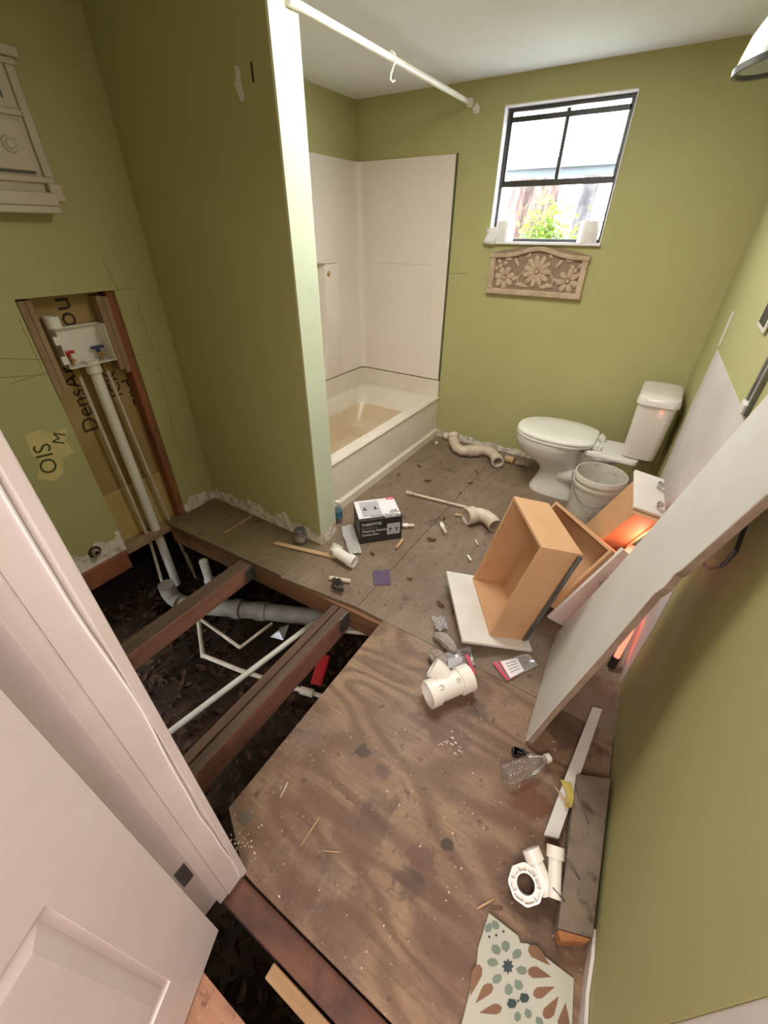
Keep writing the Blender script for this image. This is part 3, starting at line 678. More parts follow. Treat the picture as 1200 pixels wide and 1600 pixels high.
us.box(wx0 + .024, wx0 + .036, yf + .004, yf + .022, midz, wz1 - .024); us.box(wx1 - .036, wx1 - .024, yf + .004, yf + .022, midz, wz1 - .024)
uso = obj('upper_sash', us, M_dark, win, bevel=.002)
obj('window_pane', MB().box(wx0 + .03, wx1 - .03, yf + .012, yf + .015, midz, wz1 - .024), M_glass, uso)
obj('screen_latch', MB().box(-1.10, -1.09, yf + .0, yf + .01, wz0 + .03, wz0 + .055), M_dark, win)
# outside
tag(obj('gutter', MB().box(-4.5, 2.5, 5.6, 5.72, 2.11, 2.19).box(-4.5, 2.5, 5.66, 5.72, 2.04, 2.11), simple('pale grey gutter', (.085, .10, .115), (.075, .09, .10), .5), None), 'long pale grey gutter seen through the upper window sash', 'gutter')
struct('ground_outside', MB().box(-9, 7, 3.8, 16, -.8, -.7), simple('garden soil', (.30, .29, .22), (.24, .23, .17), .9, 2, world=True), 'garden ground outside')
M_bark = NT('pinkish bark'); _co = M_bark.coord(False, (1, 1, .18)); _c = M_bark.mix(M_bark.ramp(M_bark.noise(_co, 14, 6, .7, .8), .38, .6), (.13, .078, .066), (.035, .02, .017)); M_bark = M_bark.out(_c, .9, M_bark.noise(_co, 18, 6), .8, .02)
def trunk(c, r, h, lab, mat=M_bark, lean=0):
    mb = MB(); rings = []
    for i in range(9):
        z = -.7 + h * i / 8; q = r * (1.25 - .3 * i / 8)
        rings.append([Vector((c[0] + lean * i / 8 + q * (1 + .16 * math.sin(k * 1.3 + i * .2)) * math.cos(k * 2 * math.pi / 22), c[1] + q * (1 + .12 * math.sin(k * 2.1)) * math.sin(k * 2 * math.pi / 22), z)) for k in range(22)])
    mb.loft(rings); return tag(obj('tree_trunk', mb, mat, None), lab, 'tree trunk')
trunk((-1.72, 5.45), .26, 2.70, 'broad pinkish brown tree trunk outside the window', lean=.1)
M_bark2 = simple('grey bark', (.07, .06, .065), (.03, .026, .028), .9, 10, bstr=.6)
trunk((-1.12, 5.2), .07, 2.70, 'slender grey tree trunk right of the broad trunk outside', M_bark2, .12)
def foliage(name, boxes, n, s, mat, lab, cat, seed):
    rnd = random.Random(seed); mb = MB()
    for i in range(n):
        (x0, x1, y0, y1, z0, z1) = boxes[i % len(boxes)]
        u = Vector((rnd.gauss(0, .28), rnd.gauss(0, .28), rnd.gauss(0, .28)))
        p = Vector(((x0 + x1) / 2 + u.x * (x1 - x0), (y0 + y1) / 2 + u.y * (y1 - y0), (z0 + z1) / 2 + u.z * (z1 - z0)))
        m = Matrix.Translation(p) @ Euler((rnd.uniform(-1, 1), rnd.uniform(-1, 1), rnd.uniform(0, 6.3))).to_matrix().to_4x4(); q = s * rnd.uniform(.6, 1.3)
        mb.add([m @ Vector(v) for v in ((-q, 0, 0), (-q * .2, q * .5, q * .12), (q, 0, 0), (-q * .2, -q * .5, q * .12))], [(0, 1, 2, 3)])
    return tag(obj(name, mb, mat, None), lab, cat)
def leafmat(name, col):
    t = NT(name); t.b.inputs['Base Color'].default_value = col + (1,); t.b.inputs['Roughness'].default_value = .6
    tr = t.n('ShaderNodeBsdfTranslucent'); tr.inputs[0].default_value = tuple(min(1, c * 1.3) for c in col) + (1,)
    mx = t.n('ShaderNodeMixShader'); mx.inputs[0].default_value = .45; t.l(t.b.outputs[0], mx.inputs[1]); t.l(tr.outputs[0], mx.inputs[2]); t.l(mx.outputs[0], t.t.nodes['Material Output'].inputs[0]); return t.m
foliage('leafy_bush', [(-1.42, -1.0, 4.55, 4.8, 1.2, 1.75), (-1.4, -1.0, 4.5, 4.75, 1.3, 1.8), (-1.3, -.7, 4.5, 4.8, 1.2, 1.6), (-1.4, -.9, 4.5, 4.8, -.75, 1.3)], 1500, .030, leafmat('bright yellow green leaf', (.13, .19, .03)), 'bright yellow green bush outside the middle of the window', 'bush', 1)
foliage('leafy_bush', [(-1.80, -1.5, 4.3, 4.6, 1.1, 1.66), (-1.8, -1.2, 4.2, 4.4, 1.2, 1.45), (-1.8, -1.2, 4.2, 4.4, -.75, 1.3)], 900, .022, leafmat('mid green leaf', (.045, .10, .04)), 'mid green leaves over the foot of the broad trunk', 'bush', 2)
foliage('leafy_bush', [(-1.2, -.2, 6.0, 6.6, .8, 1.9), (-1.2, -.1, 6.0, 6.6, -.7, 1.9)], 1500, .04, leafmat('pale olive leaf', (.22, .23, .15)), 'pale olive bush outside the right of the window', 'bush', 3)

# toilet rolls on the sill
def roll(x, y, lab, sheet):
    t = thing('toilet_roll', lab, 'toilet roll', (x, y, wz0 + .0105))
    z = wz0 + .0105
    prof = [(.018, 0), (.056, 0), (.058, .004), (.058, .108), (.056, .112), (.018, .112), (.018, 0)]
    m_ = MB(); 
    rings = [[Vector((x + r * math.cos(2 * math.pi * k / 32), y + r * math.sin(2 * math.pi * k / 32), z + h)) for k in range(32)] for r, h in prof]
    m_.loft(rings, False, False, True); obj('paper_roll', m_, M_paper, t)
    if sheet:
        s_ = MB(); vs = []
        for i in range(6):
            for j in range(5):
                u = i / 5; v_ = j / 4
                vs.append((x - .03 - .085 * u + .01 * math.sin(v_ * 5), y - .059 - .012 * math.sin(u * 3) - .004, z + .085 - .02 * u - .105 * v_ + .03 * u * v_))
        s_.add(vs, [(i * 5 + j, i * 5 + j + 1, (i + 1) * 5 + j + 1, (i + 1) * 5 + j) for i in range(5) for j in range(4)], True)
        obj('loose_sheet', s_, M_paper, t, solid=.001)
roll(-1.105, WB + .026, 'white toilet roll with a loose hanging sheet at the left of the window sill', True)
roll(-.575, WB + .026, 'white toilet roll at the right end of the window sill', False)

# carved panel
cp = thing('carved_panel', 'pinkish carved wooden flower panel leaning on the wall under the window', 'carved panel', (-.84, WB - .02, 1.19))
cx0, cx1, cz0, cz1 = -1.165, -.520, 1.195, 1.475
yb_ = WB - .001
obj('back_board', MB().prism([(x, yb_, z) for x, z in [(cx0 + .01, cz0)] + [(cx1 - .01, cz0), (cx1 - .005, 1.43)] + [(cx1 - .02 - (cx1 - cx0 - .04) * k / 12, 1.44 + .036 * math.sin(math.pi * k / 12)) for k in range(1, 12)] + [(cx0 + .005, 1.43)]], (0, -.010, 0)), M_carve_bg, cp)
fr_ = MB(); fr_.box(cx0, cx1, yb_ - .040, yb_, cz0 - .004, cz0 + .030); fr_.box(cx0 + .004, cx0 + .040, yb_ - .028, yb_, cz0 + .03, 1.43); fr_.box(cx1 - .040, cx1 - .004, yb_ - .028, yb_, cz0 + .03, 1.43)
ar = []
N = 20
for k in range(N + 1):
    u = k / N; x = cx0 + (cx1 - cx0) * u; zc = 1.432 + .045 * math.exp(-((u - .5) / .21) ** 2)
    ar.append([Vector((x, yb_, zc)), Vector((x, yb_ - .038, zc)), Vector((x, yb_ - .034, zc - .024)), Vector((x, yb_ - .01, zc - .03))])
fr_.loft(ar, True, True, False)
obj('frame', fr_, M_carve, cp, bevel=.003)
def petal(mb, c, ang, l, w_, y0, h=.010, base=.0):
    c = Vector(c); ca, sa = math.cos(ang), math.sin(ang); N = 12; pts = []
    for k in range(N):
        a = 2 * math.pi * k / N; u = base + l * (.5 + .5 * math.cos(a)); v_ = w_ * math.sin(a) * (.65 + .35 * (.5 + .5 * math.cos(a)))
        pts.append((u, v_))
    P = lambda s_, y: [Vector((c.x + (base + l * .5 + (u - base - l * .5) * s_) * ca - v_ * s_ * sa, y, c.z + (base + l * .5 + (u - base - l * .5) * s_) * sa + v_ * s_ * ca)) for u, v_ in pts]
    mb.loft([P(1, y0), P(.98, y0 - h * .6), P(.6, y0 - h)], False, True, True)
fo = MB(); yc = yb_ - .010
def flower(c, n, l, w_, rot=0, h=.012):
    for k in range(n): petal(fo, c, rot + 2 * math.pi * k / n, l, w_, yc, h, .014)
    fo.sphere((c[0], yc - .010, c[2]), (.014, .010, .014), 12)
flower((-.835, 0, 1.335), 11, .082, .020, 0, .014)
flower((-1.050, 0, 1.290), 7, .058, .022, .3); flower((-.625, 0, 1.290), 7, .058, .022, .6)
flower((-1.085, 0, 1.360), 4, .035, .014, .5, .009); flower((-.590, 0, 1.350), 4, .035, .014, .9, .009)
rnd = random.Random(5)
for (x, z, a, l) in ((-.96, 1.36, 2.2, .06), (-.95, 1.30, 3.6, .05), (-.97, 1.25, .2, .06), (-.72, 1.36, .9, .06), (-.715, 1.30, -.5, .05), (-.71, 1.25, 2.9, .06), (-.88, 1.245, 3.0, .05), (-.80, 1.245, .1, .05), (-1.10, 1.25, 1.2, .04), (-.575, 1.25, 1.9, .04), (-1.06, 1.40, .1, .05), (-.62, 1.40, 2.9, .05), (-.92, 1.41, .8, .04), (-.75, 1.41, 2.2, .04)):
    petal(fo, (x, 0, z), a, l, .014, yc, .010)
for s_ in (-1, 1):
    pts_ = [(-.835 + s_ * (.09 + .03 * math.sin(k * .9)), yc - .005, 1.24 + .025 * k) for k in range(7)]; fo.tube(pts_, .006, 8)
obj('flower_relief', fo, M_carve, cp)

# ------------------------------------------------------------------ light fixture on right wall
lf = thing('wall_lamp', 'glass shaded wall lamp with a dark rim at the top right', 'wall lamp', (RX(1.6), 1.6, 1.9))
lc = Vector((.047, 1.60, 1.873))
Lx = Matrix.Translation(lc) @ Euler((0, R(-8), 0)).to_matrix().to_4x4()
mb = MB(Lx)
pr = [(.094, 0), (.088, .02), (.074, .055), (.052, .085), (.03, .10), (.022, .10), (.028, .094), (.048, .080), (.070, .052), (.084, .018), (.090, 0), (.094, 0)]
mb.loft([[Vector((r * math.cos(2 * math.pi * k / 40), r * math.sin(2 * math.pi * k / 40), z)) for k in range(40)] for r, z in pr], False, False)
obj('lamp_shade', mb, M_glassshade, lf)
mb = MB(Lx); mb.loft([[Vector((r * math.cos(2 * math.pi * k / 40), r * math.sin(2 * math.pi * k / 40), z)) for k in range(40)] for r, z in ((.097, -.006), (.097, .006), (.089, .006), (.089, -.006), (.097, -.006))], False, False)
obj('shade_rim', mb, M_steel, lf)
obj('bulb', MB(Lx).sphere((0, 0, .035), (.030, .030, .036), 16), M_porcelain, lf)
mb = MB(); mb.tube([lc + Vector((.012, 0, .098)), lc + Vector((.03, 0, .15)), lc + Vector((.12, 0, .17)), Vector((RX(1.6), 1.6, lc.z + .15))], .010, 12); obj('arm', mb, M_steel, lf)
mb = MB(); mb.box(RX(1.6) - .025, RX(1.6) - .002, 1.5, 1.7, lc.z + .09, lc.z + .20); obj('back_plate', mb, M_steel, lf, bevel=.004)

# ------------------------------------------------------------------ toilet
to = thing('toilet', 'white toilet with closed lid against the back wall', 'toilet', (-.30, 2.86, 0))
CY = 2.855
def egg(cx, cy, lf_, lb, w_, z, n=36, p=2.2):
    out = []
    for k in range(n):
        a = 2 * math.pi * k / n; c_, s_ = math.cos(a), math.sin(a)
        lx = lb if c_ > 0 else lf_
        out.append(Vector((cx + lx * math.copysign(abs(c_) ** (2 / p), c_), cy + w_ * math.copysign(abs(s_) ** (2 / p), s_), z)))
    return out
bowl = MB()
bowl.loft([egg(-.31, CY, .185, .20, .135, 0, p=2.6), egg(-.31, CY, .182, .20, .132, .02, p=2.6), egg(-.32, CY, .150, .19, .110, .07), egg(-.33, CY, .120, .18, .098, .13), egg(-.34, CY, .125, .18, .102, .18), egg(-.36, CY, .165, .17, .13, .225), egg(-.38, CY, .225, .175, .172, .275),
           egg(-.39, CY, .255, .18, .197, .32), egg(-.395, CY, .262, .19, .205, .355), egg(-.395, CY, .266, .195, .208, .365), egg(-.395, CY, .266, .195, .208, .398), egg(-.395, CY, .255, .185, .198, .402)], True, True)
obj('bowl', bowl, M_porcelain, to)
tp = MB(); tp.tube([(-.30, CY - .06, .15), (-.20, CY - .085, .18), (-.10, CY - .08, .20), (-.06, CY - .07, .13), (-.08, CY - .06, .05), (-.10, CY - .05, .02)], [.05, .055, .052, .05, .05, .055], 16)
obj('trapway', tp, M_porcelain, to)
fo_ = MB(); fo_.loft([egg(-.17, CY, .13, .14, .115, 0, p=3), egg(-.17, CY, .12, .13, .10, .04, p=3), egg(-.16, CY, .09, .11, .08, .10), egg(-.14, CY, .09, .13, .09, .30), egg(-.10, CY, .12, .20, .15, .362)], True, True); obj('rear_pedestal', fo_, M_porcelain, to)
pf = MB(); pf.loft([rrect(-.035, CY - .01, .15, .125, .03, .362), rrect(-.035, CY - .01, .155, .135, .03, .372), rrect(-.035, CY - .01, .155, .135, .03, .392), rrect(-.035, CY - .01, .150, .13, .03, .398)], True, True); obj('tank_deck', pf, M_porcelain, to)
se = MB(); se.loft([egg(-.385, CY, .270, .25, .208, .404, p=2.3), egg(-.385, CY, .276, .255, .213, .408, p=2.3), egg(-.385, CY, .276, .255, .213, .418, p=2.3), egg(-.385, CY, .270, .25, .208, .422, p=2.3)], True, True); obj('seat', se, M_lid, to)
li = MB()
def lidring(s_, z):
    pts = []
    for p in egg(-.385, CY, .276 * s_, .275 * s_, .214 * s_, z, 44, 2.25):
        pts.append(Vector((min(p.x, -.385 + .240 * s_), p.y, p.z)))
    return pts
li.loft([lidring(.985, .425), lidring(1.0, .429), lidring(1.0, .437), lidring(.985, .444), lidring(.90, .449), lidring(.6, .452)], True, True); obj('lid', li, M_lid, to)
for s_ in (-1, 1):
    obj('seat_hinge', MB().tube([(-.125, CY + s_ * .08 - .025, .428), (-.125, CY + s_ * .08 + .025, .428)], .013, 12).box(-.150, -.10, CY + s_ * .08 - .02, CY + s_ * .08 + .02, .400, .428), M_lid, to, bevel=.003)
ta = MB(); tcx, tcy = .108, 2.912
def trr(hx_, hy, z, r=.04, dx=0): return rrect(tcx + dx, tcy, hx_, hy, r, z, 8)
ta.loft([trr(.075, .155, .400, .04), trr(.088, .170, .408, .045), trr(.092, .178, .45, .045), trr(.100, .190, .738, .045)], True, True); obj('tank', ta, M_porcelain, to)
tl = MB(); tl.loft([trr(.104, .196, .738, .05), trr(.110, .203, .744, .055), trr(.110, .203, .765, .055), trr(.104, .196, .783, .055), trr(.085, .175, .792, .05), trr(.04, .12, .795, .03)], True, True); obj('tank_lid', tl, M_porcelain, to)
wl = MB(); wl.tube([(.06, 3.02, .40), (.05, 3.05, .30), (.10, 3.13, .20), (.12, WB - .03, .16)], .006, 8); obj('water_supply_hose', wl, M_steel, to)

# bucket
bc = (-.045, 2.505)
bk = thing('bucket', 'dirty white plastic bucket under the toilet tank', 'bucket', (bc[0], bc[1], 0))
mb = MB(); pr = [(.0001, .0), (.125, 0), (.128, .01), (.140, .30), (.147, .30), (.147, .315), (.142, .318), (.142, .338), (.150, .340), (.150, .352), (.143, .372), (.138, .372), (.136, .34), (.122, .02), (.0001, .015)]
mb.lathe(pr, (bc[0], bc[1], 0), 44); obj('pail', mb, M_bucket, bk)
hd = MB(); hd.tube([(bc[0] + .153 * math.cos(a), bc[1] + .153 * math.sin(a), .33 - .12 * math.sin((a - R(180)) ) ** 2) for a in [R(180 + k * 10) for k in range(19)]], .003, 8); obj('bail_handle', hd, M_steel, bk)

# ------------------------------------------------------------------ drawers
def rotvec(r):
    v = Vector(r); return Matrix.Rotation(v.length, 4, v.normalized())
def knob(mb, p, n):
    mb.lathe([(.007, 0), (.006, .010), (.005, .014), (.012, .017), (.016, .022), (.015, .028), (.008, .032)], p, 18, n)
def drawer(lab, T_, rv_, x0, x1, t, d, panel, knobs, rails=True, front_mat=M_white_front, pth=.018, inner_bottom=True):
    xf = Matrix.Translation(Vector(T_)) @ rotvec(rv_)
    th_ = thing('drawer', lab, 'drawer', T_)
    e_ = .013; b = MB(xf)
    b.box(x0, x0 + e_, 0, t, 0, d); obj('side_panel', b, M_mdf, th_, bevel=.001)
    obj('side_panel', MB(xf).box(x1 - e_, x1, 0, t, 0, d), M_mdf, th_, bevel=.001)
    obj('back_panel', MB(xf).box(x0 + e_, x1 - e_, 0, t, d - e_, d), M_mdf, th_, bevel=.001)
    obj('sub_front', MB(xf).box(x0 + e_, x1 - e_, 0, t, 0, e_), M_mdf, th_, bevel=.001)
    obj('bottom', MB(xf).box(x0 + e_, x1 - e_, t - .012, t - .006, e_, d - e_), M_mdf, th_)
    u0, v0, u1, v1 = panel
    fp = obj('drawer_front', MB(xf).box(u0, u1, v0, v1, -pth, -.0005), front_mat, th_, bevel=.004, seg=3)
    for (u, v_) in knobs:
        k_ = MB(xf); knob(k_, (u, v_, -pth), (0, 0, -1)); obj('knob', k_, M_chrome, fp)
    if rails:
        for xx, s_ in ((x0, -1), (x1, 1)):
            r_ = MB(xf); a, b_2 = sorted((xx + s_ * .0005, xx + s_ * .012)); r_.box(a, b_2, t * .89, t * .99, .01, d - .01); r_.box(a, b_2 + (.003 if s_ > 0 else 0), t * .90, t * .96, d * .45, d * .62)
            obj('slide_rail', r_, M_steel, th_)
    return th_
drawer('open orange board drawer standing upright on its white front', (-.3369, 1.4176, .0614), (-.2189, .1154, -.9654), -.1816, .1816, .1743, .5227, (-.2141, -.1368, .2291, .1958), [])
drawer('tilted empty drawer behind the upright drawer with its white front downwards', (.0335, 1.6063, .2715), (-1.0814, -1.2115, -.1007), -.184, .184, .1698, .4354, (-.2337, .0215, .2172, .1432), [(.04, .085)], rails=False)
drawer('narrow drawer tipped against the right wall beside the bucket with a white front on top', (.2333, 2.067, .5731), (-2.7594, -.3421, .3889), -.14, -.018, .2019, .4983, (-.1479, -.0473, -.0114, .1784), [(-.045, .02), (-.05, .14)], rails=False)
# fourth drawer stands on its back next to the wall
q0 = at(942, 893, .30); q1 = at(991, 842, .30)
dirv = Vector((q1.x - q0.x, q1.y - q0.y, 0)); 
xf4 = frame((q0.x, q0.y, .30), dirv, Vector((dirv.y, -dirv.x, 0)))
d4 = thing('drawer', 'low drawer standing on its back behind the leaning board with a chrome knob', 'drawer', (q0.x, q0.y, 0))
L4 = min(dirv.length, .30)
z_ = -1 if (xf4.to_3x3() @ Vector((0, 0, 1))).z > 0 else 1
def b4(a0, a1, b0, b1, c0, c1): return MB(xf4).box(a0, a1, b0, b1, min(z_ * c0, z_ * c1), max(z_ * c0, z_ * c1))
obj('drawer_front', b4(0, L4, .0, .115, 0, .018), M_white_front, d4, bevel=.003)
obj('side_panel', b4(.012, .024, .01, .105, .018, .295), M_mdf, d4); obj('side_panel', b4(L4 - .024, L4 - .012, .01, .105, .018, .295), M_mdf, d4)
obj('bottom', b4(.024, L4 - .024, .01, .016, .018, .295), M_mdf, d4); obj('back_panel', b4(.024, L4 - .024, .016, .105, .283, .295), M_mdf, d4)
for f_ in (.45, .9):
    k_ = MB(xf4); knob(k_, (L4 * f_, .055, 0), (0, 0, -z_)); obj('knob', k_, M_chrome, d4)
# red work lamp glowing behind the board
rl_ = thing('red_lamp', 'glowing red lamp lying on the floor behind the leaning board', 'lamp', (.258, 1.437, 0))
obj('bulb', MB().tube([(.262, 1.455, .06), (.272, 1.50, .16), (.272, 1.53, .26)], .011, 12), M_redglow, rl_)
obj('socket', MB().tube([(.258, 1.437, .012), (.262, 1.455, .06)], .017, 14), M_black, rl_)
pl_ = bpy.data.lights.new('red_fill_light', 'POINT'); pl_.energy = 1.0; pl_.color = (1, .24, .15); pl_.shadow_soft_size = .03  # added point light, set apart from the bulb, to redden the drawers
plo = bpy.data.objects.new('red_fill_light', pl_); C.objects.link(plo); plo.location = (.225, 1.88, .37)

# ------------------------------------------------------------------ leaning board
A_ = at(823, 1157, .022); B_ = on_x(1200, 770, .262); C_ = on_x(1200, 617, .262)
N_ = (B_ - A_).cross(C_ - A_).normalized()
if N_.dot(CP - A_) < 0: N_ = -N_
def on_pl(px, py):
    d = ray(px, py); return CP + d * ((A_ - CP).dot(N_) / d.dot(N_))
out = [(803, 1165), (813, 1106), (818, 1098), (829, 1062), (840, 1036), (850, 1024), (866, 1003), (869, 990), (950, 903), (1029, 812), (1167, 653), (1262, 546), (1268, 705), (1200, 769), (1062, 891), (1052, 897), (1036, 917), (1020, 928), (940, 1022), (860, 1112), (823, 1157)]
lb = thing('leaning_board', 'long white board with broken foot leaning from the floor against the right wall', 'board', A_)
obj('face', MB().prism([on_pl(*p) for p in out], -N_ * .003), M_leanboard, lb)
obj('core', MB().prism([on_pl(*p) - N_ * .0031 for p in out], -N_ * .018), M_board_edge, lb)
cd = MB(); 
cpts = [on_w(1165, 820, .03), on_w(1150, 862, .05), on_w(1128, 884, .06), on_w(1108, 888, .05), on_w(1098, 880, .035), on_w(1100, 874, .02)]
tag(obj('electric_cable', cd.tube(cpts, .0045, 8), M_black, None), 'black cord end hanging on the right wall below the leaning board', 'cord')

# ------------------------------------------------------------------ right wall fittings
s_ = wpoly([(2.66, 1.10), (2.675, 1.10), (2.69, 1.25), (2.67, 1.25)], 0, .006); struct('trim_15', s_, M_white_trim, 'thin wooden strip on the right wall')
sw = thing('electrical_box', 'white electrical box with open cover on the right wall', 'electrical box', (RX(2.0), 2.0, 1.29))
obj('cover_plate', MB().box(RX(2.0) - .008, RX(2.0) + .0, 1.86, 2.035, 1.285, 1.40), M_white_front, sw, bevel=.002)
obj('opening', MB().box(RX(2.0) - .0095, RX(2.0) - .008, 1.88, 2.015, 1.30, 1.385), M_black, sw)
mc = thing('cabinet_rail', 'white broken mirror rail on the right wall above the leaning board', 'rail', (RX(1.6), 1.6, 1.1))
mb = MB(); mb.box(RX(1.6) - .012, RX(1.6) + .001, 1.655, 1.675, 1.095, 1.32); mb.box(RX(1.6) - .012, RX(1.6) + .001, 1.59, 1.61, 1.095, 1.32); obj('upright', mb, M_steel, mc)
obj('channel', MB().box(RX(1.6) - .006, RX(1.6) + .001, 1.61, 1.655, 1.095, 1.32), M_white_front, mc); obj('clip', MB().box(RX(1.6) - .02, RX(1.6) - .006, 1.60, 1.67, 1.095, 1.125), M_white_front, mc, bevel=.003)

# ------------------------------------------------------------------ carton
cc = Vector((-1.126, 1.712, 0)); yaw = math.atan2(.181, .176); Xc = Matrix.Translation(cc) @ Matrix.Rotation(yaw, 4, 'Z')
W2, D2, H2 = .1285, .106, .168
ct = thing('carton', 'black and white washing machine outlet box carton beside the tub', 'carton', cc)
obj('box_body', MB(Xc).box(-W2, W2, -D2, D2, .001, H2), M_card_black, ct, bevel=.0015)
obj('top_print', MB(Xc).box(-W2 + .002, W2 - .002, -D2 + .022, D2 - .002, H2, H2 + .0012), M_card_white, ct)
pic = obj('product_picture', MB(Xc).box(-W2 + .03, W2 - .11, -D2 + .035, D2 - .02, H2 + .0012, H2 + .002), M_card_grey, ct)
for u in (-.075, -.01): obj('valve_picture', MB(Xc).box(u - .012, u + .012, -.005, .004, H2 + .002, H2 + .003).box(u - .004, u + .004, .0, .028, H2 + .002, H2 + .003), M_ink, pic)
obj('pink_tag', MB(Xc).box(W2 - .052, W2 - .003, D2 - .024, D2 + .0015, H2 + .0013, H2 + .0022), M_pink, ct)
rx180 = Matrix.Rotation(math.pi, 4, 'Z')
obj('tag_lettering', text_mb('1/2"', .026, Xc @ Matrix.Translation((W2 - .028, D2 - .012, H2 + .0028)) @ rx180), M_card_white, ct)
for tx, yy, xx in (('Washing Machine', -D2 + .030, .03), ('Outlet', -D2 + .050, W2 - .035), ('Box', -D2 + .066, W2 - .035)):
    obj('top_lettering', text_mb(tx, .023, Xc @ Matrix.Translation((xx, yy, H2 + .0028)) @ rx180), M_ink, ct)
obj('brand_lettering', text_mb('THRIFTITE', .020, Xc @ Matrix.Translation((W2 - .055, -D2 + .011, H2 + .001)) @ rx180), M_card_white, ct)
FX = lambda u, v_: Xc @ Matrix.Translation((u, -D2 - .0008, v_)) @ Matrix.Rotation(math.pi / 2, 4, 'X')
obj('front_lettering', text_mb('THRIFTITE', .026, FX(-W2 + .012, .135), align='LEFT'), M_card_white, ct)
obj('front_lettering', text_mb('with 1/4 Turn Valves', .011, FX(-W2 + .012, .110), align='LEFT'), M_card_grey, ct)
obj('front_lettering', text_mb('Washing Machine', .0225, FX(-W2 + .012, .088), align='LEFT'), M_card_white, ct)
obj('front_lettering', text_mb('Outlet Box', .0225, FX(-W2 + .012, .062), align='LEFT'), M_card_white, ct)
fp = obj('front_picture', MB(Xc).box(W2 - .092, W2 - .012, -D2 - .0012, -D2, .045, .125), M_card_grey, ct)
for u in (W2 - .072, W2 - .033): obj('valve_picture', MB(Xc).box(u - .009, u + .009, -D2 - .0022, -D2 - .0012, .085, .092).box(u - .003, u + .003, -D2 - .0022, -D2 - .0012, .066, .09), M_ink, fp)

# ------------------------------------------------------------------ loose things on the floor
def fpipe(name, pts, r, ri, mat, lab, cat='pipe fitting', n=24):
    o = obj(name, MB().pipe(pts, r, ri, n), mat, None); return tag(o, lab, cat)
# curved trap by the back wall
tz = .056
P = [at(708, 679, .125), at(709, 690, .085), at(714, 700, .055), at(722, 704, tz), at(740, 704, tz), at(756, 703, tz), at(768, 707, tz), at(775, 715, tz), at(778, 722, tz)]
tr_ = thing('trap_pipe', 'dirty cream curved drain trap lying by the back wall beside the tub', 'drain trap', at(740, 704, 0))
obj('bend', MB().pipe(P, [.041] * 9, [.034] * 9), M_pvc_dirty, tr_)
for q_ in ([P[0], P[0].lerp(P[1], .5)], [P[3].lerp(P[4], .5), P[4], P[4].lerp(P[5], .4)], [P[7].lerp(P[8], .2), P[8]]): obj('collar', MB().pipe(q_, .048, .040), M_pvc_dirty, tr_)
a = at(800, 718, .03); tag(obj('orange_pipe_plug', MB().tube([at(790, 716, .03), at(803, 720, .03)], .028, 16), M_stick, None), 'orange brown plug lying between the drain trap and the toilet', 'plug')
a, b = at(806, 723, .02), at(826, 727, .02)
tag(obj('flexible_hose', MB().tube([a.lerp(b, k / 24) for k in range(25)], [.016 if k % 2 else .020 for k in range(25)], 12), M_pvc_grey, None), 'grey ribbed hose end at the foot of the toilet', 'hose')
tag(obj('plaster_ball', MB().sphere(at(682, 692, .014), .014, 12), M_pvc, None), 'small white ball at the corner of the tub', 'ball')
a = at(692, 686, .04); tag(obj('putty_lump', MB().sphere((a.x, WB - .04, .035), (.05, .03, .033), 14), M_plasterchip, None), 'whitish putty lump behind the drain trap', 'putty')
# long thin pipe and elbow fitting
a, b = at(638, 770, .014), at(730, 793, .014)
lp = thing('thin_pipe', 'long thin cream pipe with an end cap on the floor in front of the toilet', 'pipe', a.lerp(b, .5) - Vector((0, 0, .014)))
obj('tube', MB().tube([a, b], .0095, 14), M_pvc_dirty, lp); obj('end_cap', MB().tube([a - (b - a) * .03, a + (b - a) * .06], .0145, 14), M_pvc_dirty, lp)
P = [at(728, 807, .057), at(738, 804, .056), at(748, 804, .054), at(759, 807, .052), at(768, 814, .050), at(774, 822, .048)]
el = thing('pipe_elbow', 'dirty cream pipe elbow between the thin pipe and the upright drawer', 'pipe elbow', at(750, 812, 0))
obj('bend', MB().pipe([P[1], P[2], P[3], P[4], P[5]], .045, .038), M_pvc_dirty, el); obj('collar', MB().pipe([P[0], P[1].lerp(P[2], .3)], .056, .046), M_pvc_dirty, el)
tag(obj('short_pipe', MB().pipe([at(711, 804, .01), at(724, 806, .01)], .010, .006, 14), M_stick, None), 'short tan pipe end beside the cream elbow', 'pipe piece')
# small fittings
def small(px0, py0, px1, py1, r, lab, mat=M_pvc_dirty, collar=True):
    a, b = at(px0, py0, r + .002), at(px1, py1, r + .002)
    t = thing('pipe_fitting', lab, 'pipe fitting', a.lerp(b, .5) - Vector((0, 0, r)))
    obj('body', MB().pipe([a, b], r * .8, r * .55, 16), mat, t)
    if collar: obj('collar', MB().pipe([a.lerp(b, .1), a.lerp(b, .5)], r, r * .6, 16), M_pvc, t)
small(628, 821, 647, 821, .014, 'small white coupling right beside the carton')
small(619, 857, 629, 843, .011, 'small tan pipe piece in front of the carton', M_stick, False)
small(689, 817, 697, 834, .013, 'small cream fitting standing alone on the floor before the elbow')
small(731, 868, 736, 876, .008, 'tiny white pipe bit near the upright drawer', M_pvc, False)
small(743, 844, 747, 852, .007, 'tiny cream pipe bit left of the upright drawer', M_pvc_dirty, False)
db = thing('clogged_fitting', 'cream pipe fitting clogged with black debris near the joist', 'pipe fitting', at(530, 912, 0))
obj('body', MB().pipe([at(515, 903, .013), at(548, 908, .013)], .012, .008, 16), M_pvc_dirty, db)
mb = MB(); rnd = random.Random(3)
for k in range(22):
    p = at(526 + rnd.uniform(-9, 10), 913 + rnd.uniform(-8, 8), .012 + rnd.uniform(0, .02)); mb.sphere(p, rnd.uniform(.006, .014), 8)
